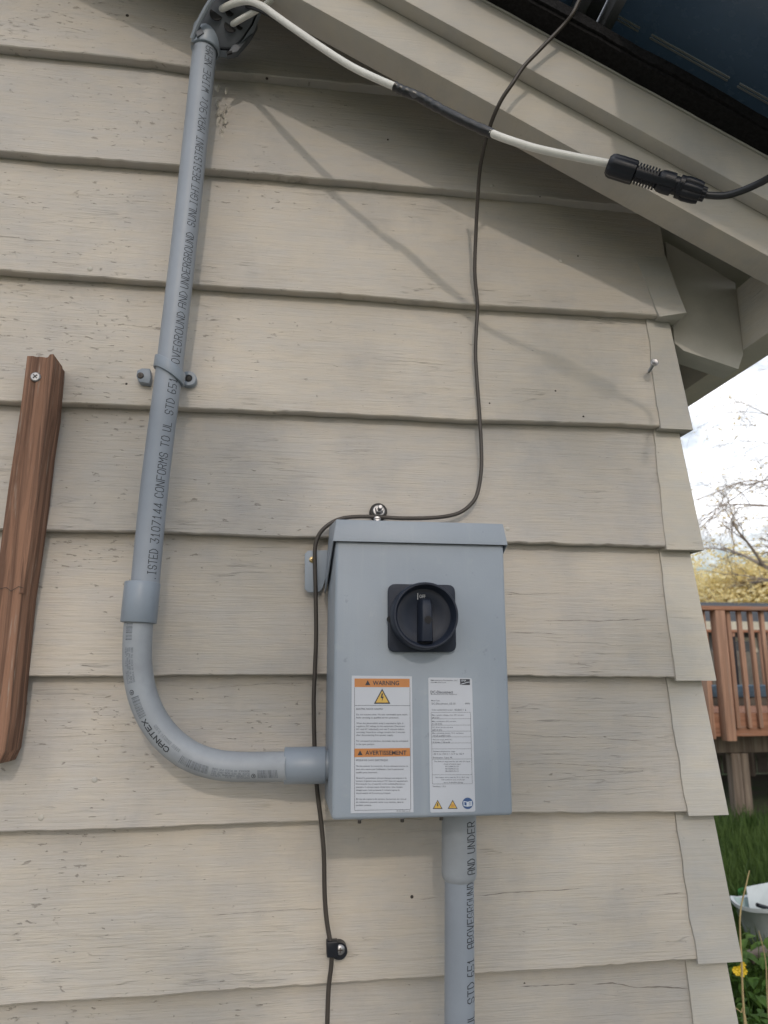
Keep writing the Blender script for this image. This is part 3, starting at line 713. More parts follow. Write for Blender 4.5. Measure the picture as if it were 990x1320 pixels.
# ================================================================ DISCONNECT BOX
X0, X1, Z0, Z1, YF = .0585, .2545, 1.147, 1.468, -.130
box = tag(empty('disconnect_box', ((X0+X1)/2, 0, Z0)), 'blue-grey metal disconnect box with a black rotary switch and two printed labels', 'switch box')
mb = MB().box(X0, X1, YF, -.002, Z0, Z1-.004)
mb.build('enclosure', 'enclosure_paint', box, bevel=.0042, segs=4)
# rain hood: front flap, sides falling back, sloping top
zf, zt_ = at(540, 700, YF*-1+.004).z, at(540, 674, .124).z
def hood_side(x): return [(x, YF-.0045, zf), (x, YF-.0045+.004, zt_-.004), (x, YF+.010, zt_+.001), (x, -.004, zt_+.020), (x, -.004, zf-.022), (x, -.100, zf-.010)]
mb = MB()
a_, b_ = hood_side(X0-.0035), hood_side(X1+.0035)
TH = .0016
# front, slanted top
mb.add([a_[0], b_[0], (X1+.0005, YF-.0005, zt_), (X0-.0005+.001, YF-.0005, zt_), (X0-.0005, YF-.0045+TH, zf), (X1+.0005, YF-.0045+TH, zf)], [(0,1,2,3),(0,4,5,1)])
o_ = MB()
fl, fr = X0-.0035, X1+.0035
outer = [[(fl, YF-.0045, zf), (fr, YF-.0045, zf)], [(fl+.004, YF-.0010, zt_), (fr-.004, YF-.0010, zt_)], [(fl+.004, -.004, zt_+.016), (fr-.004, -.004, zt_+.016)]]
vs = [p for r_ in outer for p in r_]
sideL = [(fl, YF-.0045, zf), (fl+.004, YF-.0010, zt_), (fl+.004, -.004, zt_+.016), (fl-.001, -.004, zf-.045), (fl-.001, -.060, zf-.030)]
sideR = [(fr, YF-.0045, zf), (fr-.004, YF-.0010, zt_), (fr-.004, -.004, zt_+.016), (fr+.001, -.004, zf-.045), (fr+.001, -.060, zf-.030)]
o_.add(vs+[sideL[3], sideL[4], sideR[3], sideR[4]], [(0,1,3,2), (2,3,5,4), (0,2,4,6,7), (1,9,8,5,3)])
lid = o_.build('rain_hood', 'enclosure_paint', box)
md = lid.modifiers.new('thick', 'SOLIDIFY'); md.thickness = .0016; md.offset = -1
md = lid.modifiers.new('bev', 'BEVEL'); md.width = .0012; md.segments = 3; md.limit_method = 'ANGLE'; md.angle_limit = R(35)
lid.data.shade_smooth()
# dark seam under the hood
MB().box(X0+.001, X1-.001, YF-.0012, YF+.004, zf-.0002, zf+.0018).build('seam', 'hole_dark', box)
# mounting tab on the left, with screw
tp = [(392.8,714),(397,710),(424,709),(424,742),(419.5,746),(416,757),(413,762),(409,763.5),(397,763.5),(392.8,759)]
MB().prism([at(x, y, .0035) for x, y in tp], (0, .0017, 0)).build('mounting_tab', 'enclosure_paint', box, bevel=.0005)
sP = at(402.5, 721.5, .0036)
MB().lathe([(0, .0040), (.001, .0040), (.0018, .0026)], sP, (0,-1,0), 24).build('screw_head', 'brass_screw', box, smooth=True)
MB().box(sP.x-.002, sP.x+.002, sP.y-.0021, sP.y-.0012, sP.z-.0004, sP.z+.0004).box(sP.x-.0004, sP.x+.0004, sP.y-.00215, sP.y-.0012, sP.z-.002, sP.z+.002).build('screw_slot', 'hole_dark', box)
# screws and conduit-plate under the bottom edge
MB().box(.088, .138, -.100, -.060, Z0-.0045, Z0-.0003).build('bottom_plate', 'dark_rubber', box, bevel=.0006)
for x_, y_ in ((.0905, -.103), (.1375, -.103), (.182, -.098)):
    MB().lathe([(0, .0046), (.003, .0046), (.0045, .0035)], (x_, y_, Z0-.0003), (0,0,-1), 18).build('screw_head', 'zinc_steel', box, smooth=True)
    MB().lathe([(0, .0020), (.004, .0020)], (x_, y_, Z0-.0045), (0,0,-1), 12).build('screw_shank', 'dark_steel', box, smooth=True)

# rotary switch
def rounded(pts, r_, n=4):
    out = []; m = len(pts)
    for i in range(m):
        p, a, b = Vector(pts[i]), Vector(pts[i-1]), Vector(pts[(i+1) % m])
        u1 = (a-p).normalized()*r_; u2 = (b-p).normalized()*r_
        for k in range(n+1):
            t = k/n; q = (p+u1)*(1-t)**2+2*p*t*(1-t)+(p+u2)*t*t; out.append((q.x, q.y))
    return out
sw_c = Vector((.1558, YF, 1.3577))
pl_ = MB().prism([(p[0], YF-.0062, p[1]) for p in rounded([(sw_c.x-.0382, sw_c.z+.0374), (sw_c.x+.0382, sw_c.z+.0374), (sw_c.x+.0382, sw_c.z-.0374), (sw_c.x-.0382, sw_c.z-.0374)], .0085)], (0,.006,0)).build('switch_plate', 'knob_plastic', box, bevel=.0007)
prof = [(.006, .0345), (.012, .0352), (.024, .0348), (.0300, .0343), (.0312, .0334), (.0312, .0320), (.0290, .0312), (.020, .0300), (.018, .0285), (.018, .0200), (.0172, .0190), (.0172, .001)]
prof = [(a, b*1.045) for a, b in prof]
MB().lathe(prof, sw_c+Vector((-.0004,0,.0012)), (0,-1,0), 72, True).build('switch_knob', 'knob_plastic', pl_, smooth=True, bevel=0)
mb = MB(); hx, hz = sw_c.x+.0012, sw_c.z
vs = []
for z, wv, dpt in ((hz-.0275, .0062, .0195), (hz-.0265, .0066, .0275), (hz-.004, .0060, .0290), (hz+.012, .0060, .0285), (hz+.0185, .0050, .0250), (hz+.0205, .0040, .0190)):
    vs += [(hx-wv-.0035, YF-.0170, z), (hx-wv+.001, YF-dpt, z), (hx+wv-.001, YF-dpt, z), (hx+wv+.0020, YF-.0170, z)]
mb.add(vs, [(i*4+j, i*4+(j+1) % 4, (i+1)*4+(j+1) % 4, (i+1)*4+j) for i in range(5) for j in range(4)]+[(0,1,2,3),(23,22,21,20)])
mb.build('switch_handle', 'knob_plastic', pl_, bevel=.0007)
MB().lathe([(0, .0042), (.0004, .0042), (.0004, .0034)], (hx+.0010, YF-.0288, hz-.0035), (0,-1,0), 24).build('handle_hole', 'hole_black', pl_)
MB().lathe([(0, .0032), (.0006, .0032)], (sw_c.x-.0368, YF-.0062, sw_c.z-.002), (-.3,-1,0), 16).build('padlock_slot', 'hole_black', pl_)
# ---- flat print
TXT = {}
def text_strip(body, x0, x1, y, h, mat, parent, name='lettering', depth=YF-.0006, center=False, spread=True):
    """flat letters on the box front, between pixel columns x0..x1 on pixel row y (centre), h pixels tall"""
    A, B = at(x0, y, -depth), at(x1, y, -depth)
    Hh = (at(x0, y-h/2, -depth)-at(x0, y+h/2, -depth)).length
    cu_ = bpy.data.curves.new('t', 'FONT'); cu_.body = body; cu_.size = 1; cu_.resolution_u = 2 if h < 5 else 4; cu_.offset = .018 if h > 3.5 else .006
    ob = bpy.data.objects.new('t', cu_); me = bpy.data.meshes.new_from_object(ob)
    bpy.data.objects.remove(ob); bpy.data.curves.remove(cu_)
    xs = [v.co.x for v in me.vertices]
    if not xs: return [], []
    mn, mxx = min(xs), max(xs); s = (B.x-A.x)/(mxx-mn); sz = Hh/.72
    tilt_ = (B.z-A.z)/(B.x-A.x)
    vs = [(A.x+(v.co.x-mn)*s, depth, A.z-Hh/2+v.co.y*sz+tilt_*(v.co.x-mn)*s) for v in me.vertices]
    fs = [tuple(p.vertices) for p in me.polygons]
    bpy.data.meshes.remove(me)
    return vs, fs
def texts(rows, mat, parent, name='lettering', depth=YF-.0006):
    mb = MB()
    for body, x0, x1, y, h in rows:
        vs, fs = text_strip(body, x0, x1, y, h, mat, parent, depth=depth); mb.add(vs, fs)
    me = bpy.data.meshes.new(name); me.from_pydata(mb.v, [], mb.f)
    return link(name, me, mat, parent)
def quad_px(pts, depth, th=.0003):
    return MB().prism([at(x, y, -depth) for x, y in pts], (0, th, 0))
def lines_px(segs, wpx, depth):
    mb = MB()
    for (xa, ya), (xb, yb) in segs:
        d = math.hypot(xb-xa, yb-ya); nx_, ny_ = -(yb-ya)/d*wpx/2, (xb-xa)/d*wpx/2
        mb.prism([at(xa+nx_, ya+ny_, -depth), at(xb+nx_, yb+ny_, -depth), at(xb-nx_, yb-ny_, -depth), at(xa-nx_, ya-ny_, -depth)], (0, .0001, 0))
    return mb
L0 = YF-.00035; L1 = YF-.00055; L2 = YF-.00075; L3 = YF-.00090
warn = quad_px([(453.5,871),(531,871.8),(533,1047),(452,1048.3)], L0, .0004).build('warning_label', 'label_white', box)
quad_px([(457,874.6),(528,875),(528,885.8),(457,885.6)], L1, .0001).build('banner', 'label_orange', warn)
quad_px([(456.8,965),(528.4,964.2),(528.6,974.8),(456.6,976)], L1, .0001).build('banner', 'label_orange', warn)
texts([('WARNING',480.5,514.5,880.3,5.6),('AVERTISSEMENT',471,524,970.2,5.6)], 'label_print', warn, 'heading', L2)
for (cx, cy) in ((474, 880.2), (464.2, 970.6)):
    quad_px([(cx, cy-3.4), (cx+3.3, cy+2.9), (cx-3.3, cy+2.9)], L2, .0001).build('alert_triangle', 'label_print', warn)
def triangle(ax_, ay, bw, by, parent, bolt=True):
    quad_px([(ax_, ay), (ax_+bw, by), (ax_-bw, by)], L1, .0001).build('triangle_border', 'label_print', parent)
    k = .78; cy = ay+(by-ay)*.64
    quad_px([(ax_, cy+(ay-cy)*k), (ax_+bw*k, cy+(by-cy)*k), (ax_-bw*k, cy+(by-cy)*k)], L2, .0001).build('hazard_triangle', 'label_yellow', parent)
    s = (by-ay)/19
    if bolt: quad_px([(ax_-.6*s, ay+6*s), (ax_+1.4*s, ay+6*s), (ax_+.2*s, ay+10*s), (ax_+2*s, ay+10*s), (ax_-.3*s, ay+16.5*s), (ax_+.1*s, ay+12*s), (ax_-1.8*s, ay+12*s)], L3, .0001).build('lightning_bolt', 'label_print', parent)
    else:
        m_ = MB()
        for q in (-2.4, 0, 2.4): m_.prism([at(ax_+(q-.6)*s, ay+15*s, -L3), at(ax_+(q+.6)*s, ay+15*s, -L3), at(ax_+(q+.9)*s, ay+9*s, -L3), at(ax_+(q-.3)*s, ay+9*s, -L3)], (0,.0001,0))
        m_.build('heat_waves', 'label_orange', parent)
triangle(492.6, 887.6, 10.6, 907.2, warn)
lines_px([((457,886),(457,1044)), ((528.4,886),(529.4,1043)), ((457,1044.6),(529.4,1043.4)), ((457,909.3),(528.3,909.6))], .45, L1).build('border_line', 'label_faint_print', warn)
W = [('ELECTRIC SHOCK HAZARD',459.4,493.5,913.8,2.3),('Do not remove cover. No user serviceable parts inside.',459.4,525.5,921,2.1),('Refer servicing to qualified service personnel.',459.4,514,925,2.1),
 ('When the photovoltaic array is exposed to light, it',459.4,520,932.2,2.1),('supplies a DC voltage to this equipment. Disconnect',459.4,522,936,2.1),('DC and AC individually and wait 5 minutes before',459.4,521,939.9,2.1),
 ('servicing. Hazardous voltage remains for 5 minutes',459.4,522,943.7,2.1),('after disconnecting from power supply.',459.4,507,947.5,2.1),('For continued protection, terminals may be energized',459.4,526,955,2.1),('in the open position.',459.4,483,959.2,2.1),
 ('RISQUE DE CHOC ELECTRIQUE',459,500,979.8,2.3),('Ne pas enlever le couvercle. Aucun element interne ne',459,526,987.4,2.1),('peut etre repare par l\'utilisateur. Seul le personnel',459,520,991.4,2.1),('qualifie peut intervenir.',459,487,995.6,2.1),
 ('Quand le generateur photovoltaique est expose a la',459,524,1002.8,2.1),('lumiere, il genere une tension DC dans cet equipement.',459,526,1006.6,2.1),('Deconnecter les circuits AC et DC individuellement et',459,522,1010.4,2.1),
 ('attendre 5 minutes avant d\'intervenir. Une tension',459,519,1014.4,2.1),('dangereuse reste presente 5 minutes apres la',459,515,1018.3,2.1),('deconnexion de la source principale.',459,504,1022.2,2.1),
 ('En cas de rupture de service, les bornes du circuit',459,524,1029.9,2.1),('de connexion peuvent rester sous tension, dans la',459,520,1033.8,2.1),('position ouverte.',459,479,1037.8,2.1),('98-0013800 rev.01',511,529,1045.4,1.5)]
texts(W, 'label_faint_print', warn, 'small_lettering', L1)
data = quad_px(rounded([(552,873.2),(608.4,874.2),(612.8,1046.2),(554.6,1047.6)], 2.6), L0, .0004).build('data_label', 'label_white', box)
quad_px([(593,875.2),(605.6,875.4),(605.8,883),(593.1,882.8)], L1, .0001).build('logo_block', 'label_print', data)
texts([('SMA',594.4,601,877.3,2.6)], 'label_white_print', data, 'logo_lettering', L2)
lines_px([((593.6,882),(598,881)),((598,881),(602,879.6)),((602,879.6),(605.4,879.2))], .7, L2).build('logo_swoosh', 'label_white_print', data)
texts([('SMA America Production, LLC',555,590,877,1.7),('www.SMA-America.com',555,575,879.6,1.4),('DC-Disconnect',555,584,892,3.6),('Manufactured in the USA, designed by',555.5,589,894.9,1.2),('Model Type:',556,567,903,1.7),('DC-Disconnect_US-10',556.5,587,907,2.5),
 ('(600)',599.5,605.5,906.6,2),('Order number/Serial number:',556.5,584,915,1.7),('022011 6',586,601,915,2.2),('Max. system voltage, max. DC current:',556.8,598,921.6,1.6),('600 V DC',556.8,566.5,925,2.1),
 ('Max. continuous DC current:',557,588,929.8,1.6),('4 x 36 A DC',557,570,933,2.1),('DC short circuit current:',557,584,937.5,1.6),('200 A DC',557,570,940.9,2.1),('Max. operating current, 75 C conductor:',557.4,598,945,1.6),('10 kA at 600 V DC',558,581,948.3,2.1),
 ('Wire size, torque, AWG 14-2:',557.8,583,953.4,1.6),('2.3 Nm / 20 in-lb',558,580,956.8,2.1),('Ambient temperature range:',558,587,968.5,1.6),('-25 C to +50 C / -13 F to 122 F',558.4,598,971.8,2.1),('Enclosure: Type 3R',558.4,583,976.5,2.0),
 ('This device is approved for use with DC input',559.4,606,981.5,1.6),('circuits of inverter types:',572,594,984.8,1.6),('SB 3000US-12',574,591,988,1.6),('SB 4000US-12',574,591,991,1.6),('SB 5000US-12',574,591,994,1.6),
 ('Use copper wires rated for 75 C / 90 C only.',561.5,605,1002,1.6),('Only suitable for use in circuits with',569,599,1005,1.6),('up to 4 parallel strings',572,597,1008.4,1.6),('Version: 1.0.1',557.6,574.6,1013.6,2.0)], 'label_faint_print', data, 'small_lettering', L1)
lines_px([((555.8,918.4),(606.4,918.2)),((556,926.6),(606.6,926.4)),((556.2,934.8),(606.8,934.6)),((556.4,942.6),(607,942.4)),((556.6,950),(607.2,949.8)),((556.8,957.8),(607.4,957.6)),((556.9,965.4),(607.6,965.2)),
 ((557.2,978.6),(608.2,978.3)),((557.4,998.8),(608.6,998.5)),((557.4,1010.6),(608.8,1010.3)),((555.8,918.4),(557.4,1010.6)),((606.4,918.2),(608.8,1010.3))], .32, L1).build('table_line', 'label_faint_print', data)
triangle(564.2, 1031, 6.3, 1042.8, data); triangle(583.6, 1031, 6.4, 1042.6, data, False)
cc = (602.9, 1035.6)
quad_px([(cc[0]+7*math.cos(a), cc[1]+7.4*math.sin(a)) for a in [2*math.pi*k/28 for k in range(28)]], L1, .0001).build('manual_symbol', 'label_blue', data)
quad_px([(597.4,1032.6),(602.8,1033.6),(608.4,1032.4),(608.6,1038.8),(602.9,1039.8),(597.6,1039)], L2, .0001).build('book', 'label_white_print', data)
quad_px([(598.6,1033.8),(601.4,1034.4),(601.5,1038.4),(598.7,1038)], L3, .0001).build('book_page', 'label_blue', data)
lines_px([((604.2,1034.8),(607.4,1034.2)),((604.2,1036.3),(607.4,1035.8)),((604.2,1037.8),(607.4,1037.3))], .5, L3).build('book_text', 'label_blue', data)
# OFF mark on the knob
dk = YF-.0186
vs, fs = text_strip('OFF', 540.6, 548.2, 768.6, 4.4, None, None, depth=dk)
me = bpy.data.meshes.new('off_mark'); mb = MB(); mb.add(vs, fs)
mb.prism([at(x, y, -dk) for x, y in ((538,764.5),(539,764.5),(539,773),(538,773))], (0,.0001,0))
me.from_pydata(mb.v, [], mb.f); link('off_mark', me, 'handle_mark', pl_)

# lag bolt in the wall over the box
lb = tag(empty('lag_bolt', at(488, 659, 0)), 'shiny hex bolt with a dark rubber washer, just above the disconnect box', 'bolt')
B0 = at(487.5, 660.5, .002)
bx = Vector((0, -1, .12)).normalized()
MB().lathe([(-.012, .0116), (.004, .0116), (.0055, .0106), (.0058, .008)], B0, bx, 36).build('rubber_washer', 'dark_rubber', lb, smooth=False)
MB().lathe([(.0058, .0080), (.0072, .0079), (.0078, .0070)], B0, bx, 32).build('steel_washer', 'zinc_steel', lb, smooth=False)
MB().lathe([(.0078, .0058), (.0130, .0058), (.0142, .0048)], B0, bx, 6).build('bolt_head', 'zinc_steel', lb)
MB().lathe([(.0148, .0030), (.0225, .0030), (.0232, .0022)], B0, bx, 20).build('bolt_tip', 'zinc_steel', lb, smooth=True)
sP = at(486, 669.5, .016)
s2 = tag(empty('grounding_screw', sP), 'small shiny screw squeezed between the lag bolt and the box lid', 'screw')
MB().lathe([(-.012, .0024), (0, .0024), (0, .0046), (.002, .0046), (.0034, .0030)], sP, (0,-1,.15), 18).build('screw_body', 'zinc_steel', s2, smooth=True)
MB().box(sP.x-.003, sP.x+.003, sP.y-.0040, sP.y-.0032, sP.z-.0002, sP.z+.0007).build('screw_slot', 'hole_dark', s2)

# ================================================================ LOWER CONDUIT
low = tag(empty('conduit', (.222, -.045, Z0)), 'straight grey plastic conduit going down from the bottom of the box', 'conduit', 'grey plastic conduits')
R2 = .0167; D2 = .058
q0, q1 = at(591.5, 1040, D2), at(592.5, 1340, D2)
q1 = q0+(q1-q0)*1.0; qd = (q1-q0).normalized()
bend = at(592, 1134, D2); LB = (bend-q0).length
MB().lathe([(0, R2+.0032), (LB-.007, R2+.0034), (LB-.002, R2+.0022), (LB+.001, R2)], q0, qd, 40, False).build('bell_end', 'pvc_weathered', low, smooth=True)
qe = q0+qd*((q0.z-.02)/-qd.z)
MB().tube([q0, bend, q1, qe], R2, 40).build('pipe', 'pvc_grey', low, smooth=True)
ql = at(592.5, 1320, D2)
def rad2(s):   # s counted upward from ql
    d_ = (bend-ql).length; return R2 if s < d_ else R2+.0033
f2 = pipe_surface(ql, q0, rad2)
def s2_of(py): return (at(592.3, py, D2)-ql).length*(1 if py < 1320 else -1)
mb = MB()
for word, ya, yb in (('UL',1316,1300),('STD',1287,1261),('651',1253,1231),('ABOVEGROUND',1217,1134),('AND',1122,1103),('UNDER',1095,1056)):
    wrap_text(mb, word, lambda s, v: f2(s, -v), s2_of(ya), s2_of(yb), -.0170, -.0055, .0011)
mb.build('lettering', 'pipe_print', low)

# ================================================================ CABLE CLIP
clip = tag(empty('cable_clip', at(432, 1224, 0)), 'black plastic clip holding the brown cable to the wall below the box', 'cable clip')
MB().prism([at(x, y, .0135) for x, y in rounded([(421,1214.5),(436,1214),(436,1234.5),(421.5,1235)], 1.6)], (0, .0125, 0)).build('cable_saddle', 'black_plastic', clip, bevel=.001)
cP = at(437, 1224, .0030)
MB().lathe([(-.006, .0093), (.006, .0093), (.0072, .0085)], cP, (0,-1,0), 32).build('ear', 'black_plastic', clip, smooth=False)
cP = at(438.3, 1224, .0102)
MB().lathe([(-.002, .0056), (.0010, .0056), (.0026, .0038), (.0028, .001)], cP, (0,-1,0), 24).build('screw_head', 'zinc_steel', clip, smooth=True)
MB().box(cP.x-.0028, cP.x+.0028, cP.y-.0032, cP.y-.0022, cP.z-.0005, cP.z+.0005).box(cP.x-.0005, cP.x+.0005, cP.y-.00325, cP.y-.0022, cP.z-.0028, cP.z+.0028).build('screw_slot', 'hole_dark', clip)

# ================================================================ SCREW IN THE WALL AT THE CORNER
sc_ = tag(empty('wall_screw', at(837, 479, 0)), 'loose screw sticking out of the siding near the house corner', 'screw')
a, b = at(836.5, 479.5, -.006), at(843.5, 467.5, .018)
MB().tube([a, b], .0019, 12).build('shank', 'zinc_steel', sc_, smooth=True)
mb = MB()
for i in range(9):
    p = a.lerp(b, .12+.085*i); mb.lathe([(-.0005, .0019), (0, .0026), (.0005, .0019)], p, b-a, 12, False)
mb.build('thread', 'zinc_steel', sc_, smooth=True)
MB().lathe([(-.0025, .0019), (0, .0056), (.0012, .0060), (.0018, .0050), (.0012, .0016), (.0006, .0003)], b, b-a, 24, False).build('screw_head', 'zinc_steel', sc_, smooth=True)

# ================================================================ WOODEN STAKE
st = tag(empty('wooden_stake', at(30, 700, 0)), 'weathered brown wooden stake screwed upright to the wall at the left edge', 'wooden stake')
right = [(67,461),(61,530),(53,581),(46,640),(37,706),(27,770),(22,818),(16,880),(12,926),(6,968),(-2,985)]
left = [(34.5,458),(27,520),(19,572),(10,630),(2,690),(-6,750),(-12,818),(-20,880),(-27,930),(-31,968),(-34,984)]
N = len(right); DS = .042
mb = MB(); vs = []
for (lx, ly), (rx, ry) in zip(left, right):
    A, B = at(lx, ly, DS), at(rx, ry, DS); zc = (A.z+B.z)/2
    for j in range(9):
        t = j/8; P = A.lerp(B, t); P.y += .0013*math.sin(t*19+.6)+.0008*nz(P.x*40, P.z*9)
        vs.append(P)
    vs.append(Vector((B.x+.0035, DS*-.45, B.z))); vs.append(Vector((B.x+.004, .001, B.z))); vs.append(Vector((A.x, .001, A.z)))
m = 12
mb.add(vs, [(i*m+j, i*m+(j+1) % m, (i+1)*m+(j+1) % m, (i+1)*m+j) for i in range(N-1) for j in range(m)]+[tuple(range(m)), tuple((N-1)*m+j for j in range(m))])
mb.build('stake_body', 'stake_wood', st, bevel=.0008, segs=2)
# raised right strip beyond the groove, standing a little taller
rs = [(60,463),(64,456.5),(69,456),(69,470),(62,530),(55,581),(47,640),(38,706),(29,765)]
ls = [(60,463),(59.5,470),(54,530),(47,581),(40,640),(31,706),(24,765)]
A = [at(x, y, DS+.0012) for x, y in ls[::-1]]+[at(x, y, DS+.0012) for x, y in rs[1:]]
MB().prism(A, (0, .040, 0)).build('splinter_strip', 'stake_wood', st, bevel=.0008)
sP = at(46, 486, DS+.0003)
MB().lathe([(-.001, .0062), (.0010, .0062), (.0022, .0050), (.0024, .001)], sP, (0,-1,0), 28).build('screw_head', 'zinc_steel', st, smooth=True)
for ang in (45, 135):
    c_, s_ = math.cos(R(ang)), math.sin(R(ang)); d_ = Vector((c_,0,s_)); e_ = Vector((-s_,0,c_))
    MB().prism([sP+d_*.0032+e_*.0006+Vector((0,-.0027,0)), sP-d_*.0032+e_*.0006+Vector((0,-.0027,0)), sP-d_*.0032-e_*.0006+Vector((0,-.0027,0)), sP+d_*.0032-e_*.0006+Vector((0,-.0027,0))], (0,.0006,0)).build('screw_slot', 'hole_dark', st)
lines_px([((0,759),(8,757)),((8,757),(14,762)),((14,762),(24,756)),((24,756),(30,758))], .7, -(DS+.0016)).build('crack', 'hole_dark', st)

# ================================================================ GROUND
mb = MB(); vs = []; N = 60; ext = [-300,-120,-50,-25]+[-16+i*.6 for i in range(80)]+[40,60,120,300]
m = len(ext)
for yy in ext:
    for xx in ext:
        flat = 1 if (-6 < xx < 2 and -2.5 < yy < 6) else 0
        vs.append((xx, yy, (0 if flat else .03*nz(xx*.4, yy*.4)+.01*nz(xx*2, yy*2))))
mb.add(vs, [(i*m+j, i*m+j+1, (i+1)*m+j+1, (i+1)*m+j) for i in range(m-1) for j in range(m-1)])
tag(mb.build('ground', 'ground_soil_grass', None, smooth=True), 'patchy yard soil under grass', None, None, 'structure')
tag(MB().box(-5.2, 1.3, -1.9, .0, -.05, .012).build('path', 'foundation_concrete', None, bevel=.01), 'unseen pale concrete path added along the foot of the wall to bounce light', None, None, 'structure')  # unseen slab, added to bounce light up under the laps and eave
# grass
rg = random.Random(11); mb = MB(); vs = []; fs = []
for i in range(46000):
    if i < 34000:
        y = rg.uniform(1.2, 10.5); x = (y+.95)*rg.uniform(.52, .86)+rg.uniform(-.2, .2)
        if x > 3.3 and y > 5.15: continue
    else:
        x = rg.uniform(1.35, 8); y = rg.uniform(-4, 5)
    h = rg.uniform(.06, .20)*(1.25 if y > 3 else 1); a = rg.uniform(0, 6.28); wdt = rg.uniform(.002, .005)*(1+y*.12)
    lx, ly = rg.gauss(0, .04), rg.gauss(0, .04); b = len(vs)
    dx, dy = math.cos(a)*wdt, math.sin(a)*wdt
    vs += [(x-dx, y-dy, -.02), (x+dx, y+dy, -.02), (x+lx*.4+dx*.7, y+ly*.4+dy*.7, h*.6), (x+lx*.4-dx*.7, y+ly*.4-dy*.7, h*.6), (x+lx, y+ly, h)]
    fs += [(b, b+1, b+2, b+3), (b+3, b+2, b+4)]
mb.v, mb.f = vs, fs
me = bpy.data.meshes.new('grass'); me.from_pydata(vs, [], fs)
tag(link('grass', me, 'grass_blade'), 'long green grass covering the yard beyond the house corner', 'grass', None, 'stuff')

# broad-leaved weeds in the corner bed
def weed(x, y, n, s, label, seed, lift=0):
    r_ = random.Random(seed); o = tag(empty('weed_plant', (x, y, 0)), label, 'plant', 'leafy weeds beside the house')
    mb = MB(); stem = MB()
    for i in range(n):
        a = r_.uniform(0, 6.28); h = r_.uniform(.03, .30 if y < 2.0 else .12)*s+lift; rad = r_.uniform(.02, .17)*s
        bx_, by_ = x+math.cos(a)*rad, y+math.sin(a)*rad
        if i % 3 == 0: stem.tube([(x+math.cos(a)*rad*.2, y+math.sin(a)*rad*.2, -.01), (x+math.cos(a)*rad*.6, y+math.sin(a)*rad*.6, h*.6), (bx_, by_, h)], .0015, 5)
        L_ = r_.uniform(.035, .075)*s; wd = L_*r_.uniform(.22, .34); az = a+r_.gauss(0, .8); el = r_.uniform(-.5, .7)
        d_ = Vector((math.cos(az)*math.cos(el), math.sin(az)*math.cos(el), math.sin(el))); sd = d_.cross(Vector((0,0,1))).normalized(); up = sd.cross(d_)
        P = Vector((bx_, by_, h)); base = len(mb.v)
        pts = [P, P+d_*L_*.3+sd*wd*.8+up*.004, P+d_*L_*.65+sd*wd*.7+up*.004-up*L_*.05, P+d_*L_-up*L_*.2, P+d_*L_*.65-sd*wd*.7+up*.004-up*L_*.05, P+d_*L_*.3-sd*wd*.8+up*.004, P+d_*L_*.3, P+d_*L_*.65-up*L_*.07]
        mb.add(pts, [(0,1,6),(0,6,5),(1,2,7,6),(6,7,4,5),(2,3,7),(7,3,4)])
    mb.build('foliage', 'weed_leaf', o, smooth=False); stem.build('stem', 'weed_leaf', o)
    return o
for i, (x, y, n, s, lb_) in enumerate(((1.75,1.85,150,1.0,'leafy green weed at the very bottom right, nearest the house'),(2.15,2.10,140,1.0,'leafy green weed at the right edge behind the nearest one'),
      (1.95,2.35,130,.9,'leafy green weed under the yellow flower'),(2.45,2.55,120,.95,'leafy green weed beside the grey plank'),(1.45,1.45,110,.9,'low leafy weed hidden by the wall foot'),(2.35,1.75,130,1.0,'leafy weed out past the right edge'))):
    weed(x, y, n*2, s, lb_, 20+i)

# dry stalks and the yellow flower
def stalk(pts, r_, label):
    P = smoothpath(pts, 6); m_ = len(P)
    return tag(MB().tube(P, [r_*(1-.6*i/m_) for i in range(m_)], 6).build('dry_stalk', 'dry_stalk', None, smooth=True), label, 'dry stalk', 'dry stalks by the corner')
def atY(px, py, Y): return at(px, py, -Y)
s = atY(963, 1330, .9); stalk([Vector((s.x, s.y, 0)), atY(961, 1330, .9), atY(956, 1240, .9), atY(954, 1180, .9), atY(962, 1140, .9), atY(966, 1122, .9)], .0032, 'tall pale dry stalk rising past the flower to the tub')
s = atY(990, 1330, 1.3); stalk([Vector((s.x, s.y, 0)), atY(990, 1300, 1.3), atY(987, 1240, 1.3), atY(978, 1200, 1.3)], .0028, 'short bent dry stalk at the right edge')
s = atY(975, 1330, 1.1); stalk([Vector((s.x, s.y, 0)), atY(962, 1318, 1.1), atY(955, 1305, 1.1), atY(946, 1298, 1.1)], .0022, 'leaning dry stalk low down near the weeds')
fl_ = tag(empty('yellow_flower', Vector((atY(955,1252,1.5).x, 1.5, 0))), 'small bright yellow flowers on a thin stem beside the wall', 'flower')
base = atY(955, 1252, 1.5)
MB().tube(smoothpath([(base.x, base.y, 0), (base.x+.02, base.y, base.z*.6), base], 6), .002, 6).build('stem', 'weed_leaf', fl_)
for dx, dy in ((-5,3),(2,-6),(-3,-1),(4,2),(-8,0),(1,5)):
    c_ = atY(955+dx, 1250+dy, 1.5+.006*dx); mb = MB()
    for q in range(6):
        a = q*1.047; e = Vector((math.cos(a), -.4, math.sin(a)))*.011; e2 = Vector((math.cos(a+.45), -.2, math.sin(a+.45)))*.010; e3 = Vector((math.cos(a-.45), -.2, math.sin(a-.45)))*.010
        mb.add([c_, c_+e3, c_+e, c_+e2], [(0,1,2,3)])
    mb.build('petals', 'flower_yellow', fl_)

